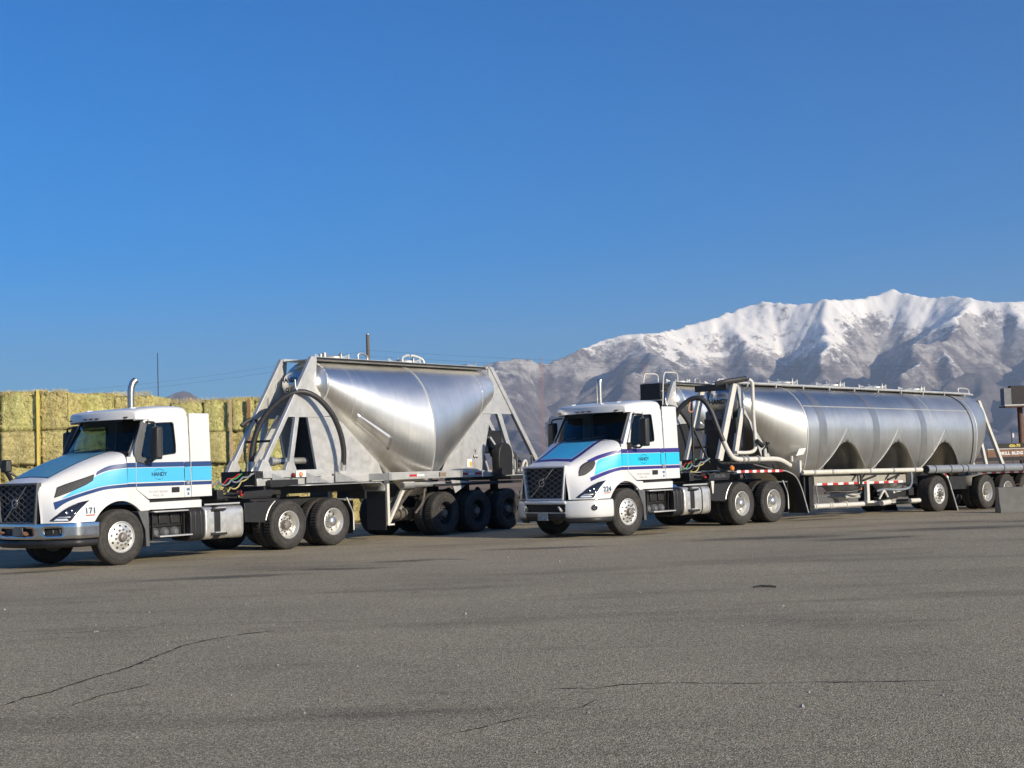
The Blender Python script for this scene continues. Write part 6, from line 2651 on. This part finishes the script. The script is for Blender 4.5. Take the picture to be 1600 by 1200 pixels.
# loose stalks on the stack faces and top edges
rs = random.Random(3)
b = MB()
for (x0, x1, y0, ztop) in ((-19.4, -13.68, 42.0, 4.32), (-13.9, -11.45, 43.4, 4.26), (-10.55, -3.5, 42.0, 3.90)):
    n = int((x1 - x0) * 620)
    for k in range(n):
        x = rs.uniform(x0, x1)
        topk = rs.random() < .16
        z = ztop + rs.uniform(-.03, .03) if topk else rs.uniform(.1, ztop)
        y = y0 - rs.uniform(-.01, .05)
        L_ = rs.uniform(.05, .20)
        a = rs.gauss(PI / 2, .5) if topk else rs.uniform(0, PI)
        dx_, dz_ = math.cos(a) * L_ / 2, math.sin(a) * L_ / 2
        w = rs.uniform(.003, .007)
        nx_, nz_ = -dz_ / L_ * 2 * w, dx_ / L_ * 2 * w
        dy_ = rs.uniform(-.04, .0)
        b.add([(x - dx_ - nx_, y, z - dz_ - nz_), (x - dx_ + nx_, y, z - dz_ + nz_), (x + dx_ + nx_, y + dy_, z + dz_ + nz_), (x + dx_ - nx_, y + dy_, z + dz_ - nz_)], [(0, 1, 2, 3)])
tag(b.build('loose_straw', mat('straw_stalk', (0.62, 0.50, 0.22), 0.9, 0, var=0.45, vscale=2.5), None, smooth=0), 'loose straw stalks sticking out of the hay stacks', 'straw', kind='stuff')
# tie-down strap over the left stack and boards between the right columns
b = MB()
b.bx(-14.62, -14.55, 41.86, 41.89, .1, 4.36)
b.bx(-14.62, -14.55, 41.86, 44.0, 4.36, 4.39)
tag(b.build('tie_down_strap', YELLOW, None), 'yellow tie-down strap running down the left hay stack', 'strap')
for xx, lab in ((-8.66, 'tall pale board standing against the right hay stack nearer the cab'), (-8.10, 'brown board standing against the right hay stack nearer the trailer')):
    b = MB()
    b.bx(xx - .04, xx + .04, 41.82, 41.86, .05, 3.90)
    tag(b.build('board', mat('weathered_board' if xx < -8.5 else 'brown_board', (0.42, 0.32, 0.20) if xx < -8.5 else (0.28, 0.15, 0.07), 0.85, 0, var=0.2, vscale=5), None), lab, 'board')

# ================================================================== poles, wires, towers
def pole(name, x, y, r0, r1, h, m, label, cat):
    root = empty(name, (x, y, 0))
    tag(root, label, cat)
    b = MB()
    b.cyl((0, 0, -.2), (0, 0, h), r0, r1, n=14)
    b.build('shaft', m, root)
    return root


pp = pole('utility_pole', -8.40, 80, .16, .10, 9.52, WOODP, 'grey utility pole rising behind the single hopper trailer', 'utility pole')
b = MB()
b.cyl((0, 0, 9.52), (0, 0, 9.58), .11, .09, n=14)
b.build('pole_cap', STEEL, pp)
mp_ = pole('mast', -20.78, 80, .035, .022, 8.85, CHASSIS, 'thin dark mast rising behind the cab of truck 171', 'mast')
for k, (p0, p1, lab) in enumerate((((-43.4, 110, 8.6), (-8.4, 80, 8.6), 'upper'), ((-43.4, 110, 8.3), (-8.4, 80, 8.25), 'lower'))):
    for side, (a, c) in enumerate(((p0, p1), (p1, (40, 112, p0[2])))):
        b = MB()
        t = np.linspace(0, 1, 30)
        a_, c_ = np.array(a), np.array(c)
        P = a_ + (c_ - a_) * t[:, None]
        P[:, 2] -= .55 * 4 * t * (1 - t)
        b.tube(P, .004, 4)
        tag(b.build('power_line', CHASSIS, None, smooth=0), '%s power line running %s from the utility pole' % (lab, 'left' if side == 0 else 'right'), 'power line', 'power lines')
REDM = mat('faded_red_mast', (0.42, 0.17, 0.13), 0.7)
for (x, h, lab) in ((4.79, 18.8, 'faint red lattice mast before the bare left slope of the mountains'), (21.41, 17.5, 'faint red lattice mast behind the second tank trailer')):
    root = empty('lattice_mast', (x, 220, 0))
    tag(root, lab, 'mast', 'red lattice masts')
    b = MB()
    for (dx, dy) in ((-.22, -.13), (.22, -.13), (0, .25)):
        b.cyl((dx, dy, 0), (dx, dy, h), .014, n=6)
    b.build('mast_legs', REDM, root)
    b = MB()
    n = int(h / .55)
    for k in range(n):
        z0, z1 = k * .55, (k + 1) * .55
        b.bar((-.22, -.13, z0), (.22, -.13, z1), 0.012, .012, up=(0, 1, 0))
        b.bar((.22, -.13, z0), (0, .25, z1), .012, .012, up=(1, 0, 0))
        b.bar((0, .25, z0), (-.22, -.13, z1), .012, .012, up=(1, 0, 0))
    b.build('mast_bracing', REDM, root)

# ================================================================== right edge: billboard, sign, barrier
bb = empty('billboard', (33.4, 90, 0))
tag(bb, 'dark billboard on a rust red steel post at the right edge', 'billboard')
b = MB()
b.cyl((0, 0, -.3), (0, 0, 4.35), .17, n=16)
b.build('post', RUST, bb)
b = MB()
b.bx(-.62, 9.0, -.25, .25, 4.50, 5.75)
b.build('face_box', mat('dark_billboard_back', (0.025, 0.02, 0.02), 0.7, 0, var=0.3), bb, bevel=.01)
b = MB()
b.bx(-1.1, -.64, -.35, .35, 4.48, 5.60)
b.build('end_panel', mat('grey_mesh_panel', (0.20, 0.20, 0.21), 0.7, 0, var=0.2), bb)
b = MB()
b.bx(-1.25, 9.0, -.9, .3, 4.33, 4.42)
b.build('catwalk', RUST, bb)
b = MB()
b.bx(-1.30, 9.0, -.93, -.88, 4.42, 4.50)
b.build('catwalk_edge', STEEL, bb)

lp = pole('light_pole', 32.40, 89, .02, .02, 2.95, CHASSIS, 'tiny lamp pole left of the billboard post', 'light pole')
b = MB()
b.bx(.05, .15, -.05, .05, 2.35, 2.62)
b.build('lamp_box', WHITET, lp)

sg = empty('sign_trailer', (24.6, 70, 0))
tag(sg, 'low sign trailer lettered in yellow and white at the right edge', 'sign')
b = MB()
b.bx(-2.2, 9, -.2, .2, 1.02, 1.20)
b.build('bed', CHASSIS, sg)
b = MB()
b.bx(-.4, 9, -.05, .05, 1.22, 1.62)
pn = b.build('name_panel', mat('rusty_brown_panel', (0.24, 0.13, 0.075), 0.8, 0, var=0.3, vscale=2), sg)
b = MB()
b.bx(.1, 9, -.05, .02, 1.66, 1.90)
pn2 = b.build('number_panel', mat('dark_number_panel', (0.03, 0.027, 0.02), 0.7), sg)
lettering('panel_lettering', 'DRILL BLDG', .15, lambda u, v: (.78 + u, -.055, 1.33 + v), WHITET, pn, bold=.012, spacing=1.1)
lettering('number_lettering', '436-70', .14, lambda u, v: (1.0 + u, -.055, 1.71 + v), YELLOW, pn2, bold=.010)
b = MB()
b.bx(-.4, 9, -.06, -.04, 1.60, 1.64)
b.build('panel_rim', WHITE_DULL, pn)
for x in (-1.6, 1.5, 4.5):
    b = MB()
    b.bx(x - .06, x + .06, -.06, .06, 0, 1.02)
    b.build('leg', CHASSIS, sg)

gz = float(ground_z(13.5, 37.0))
br = empty('concrete_barrier', (12.90, 36.75, gz), rot=(0, 0, R(-6)))
tag(br, 'grey concrete barrier block in front of the rear wheels at the right edge', 'barrier')
b = MB()
b.prism([(-.30, 0), (.30, 0), (.30, .12), (.20, .30), (.15, .69), (-.15, .69), (-.20, .30), (-.30, .12)], 'x', 0, 3.0)
b.build('barrier_body', CONCRETE, br, bevel=.018)
b = MB()
b.tube([(.5, 0, .68), (.5, 0, .75), (.65, 0, .76), (.8, 0, .75), (.8, 0, .68)], .012, 6, smooth=14)
b.build('lifting_loop', RUST, br)

# scrap of tyre tread and small stones on the yard
b = MB()
b.tube([(2.92, 17.08, .012), (3.0, 17.10, .02), (3.05, 17.07, .02), (3.12, 17.05, .018), (3.19, 17.03, .01)], .014, 6, smooth=12)
tag(b.build('tread_scrap', RUBBER, None), 'small dark scrap of tyre tread on the open asphalt', 'scrap')
rr = random.Random(5)
b = MB()
for k in range(260):
    y = rr.uniform(7.6, 26)
    x = rr.uniform(-.40, .40) * y
    s = rr.uniform(.004, .012) * (1 + (rr.random() > .95))
    a = rr.uniform(0, 3)
    vs = [(x + s * math.cos(a + q) * rr.uniform(.7, 1.2), y + s * math.sin(a + q) * rr.uniform(.7, 1.2), 0.002) for q in (0, 1.57, 3.14, 4.71)]
    vs += [(x + (vx - x) * .5, y + (vy - y) * .5, .002 + s * rr.uniform(.6, 1.1)) for vx, vy, _ in vs]
    b.hexa(vs)
tag(b.build('gravel', mat('loose_stones', (0.30, 0.28, 0.25), 0.9, 0, var=0.4, vscale=9), None, smooth=0), 'loose small stones scattered over the asphalt', 'gravel', kind='stuff')

# ================================================================== haze
hz = MB()
hz.bx(-16500, 16500, -3500, 15900, -40, 1480)
hm = bpy.data.materials.new('haze_air')
hm.use_nodes = True
nt = hm.node_tree
nt.nodes.clear()
ho = nt.nodes.new('ShaderNodeOutputMaterial')
hv = nt.nodes.new('ShaderNodeVolumePrincipled')
hv.inputs['Color'].default_value = (0.66, 0.80, 0.98, 1)
hv.inputs['Density'].default_value = 5.6e-5
hv.inputs['Anisotropy'].default_value = 0.15
nt.links.new(hv.outputs[0], ho.inputs['Volume'])
tag(hz.build('haze', hm, None, smooth=0), kind='stuff')
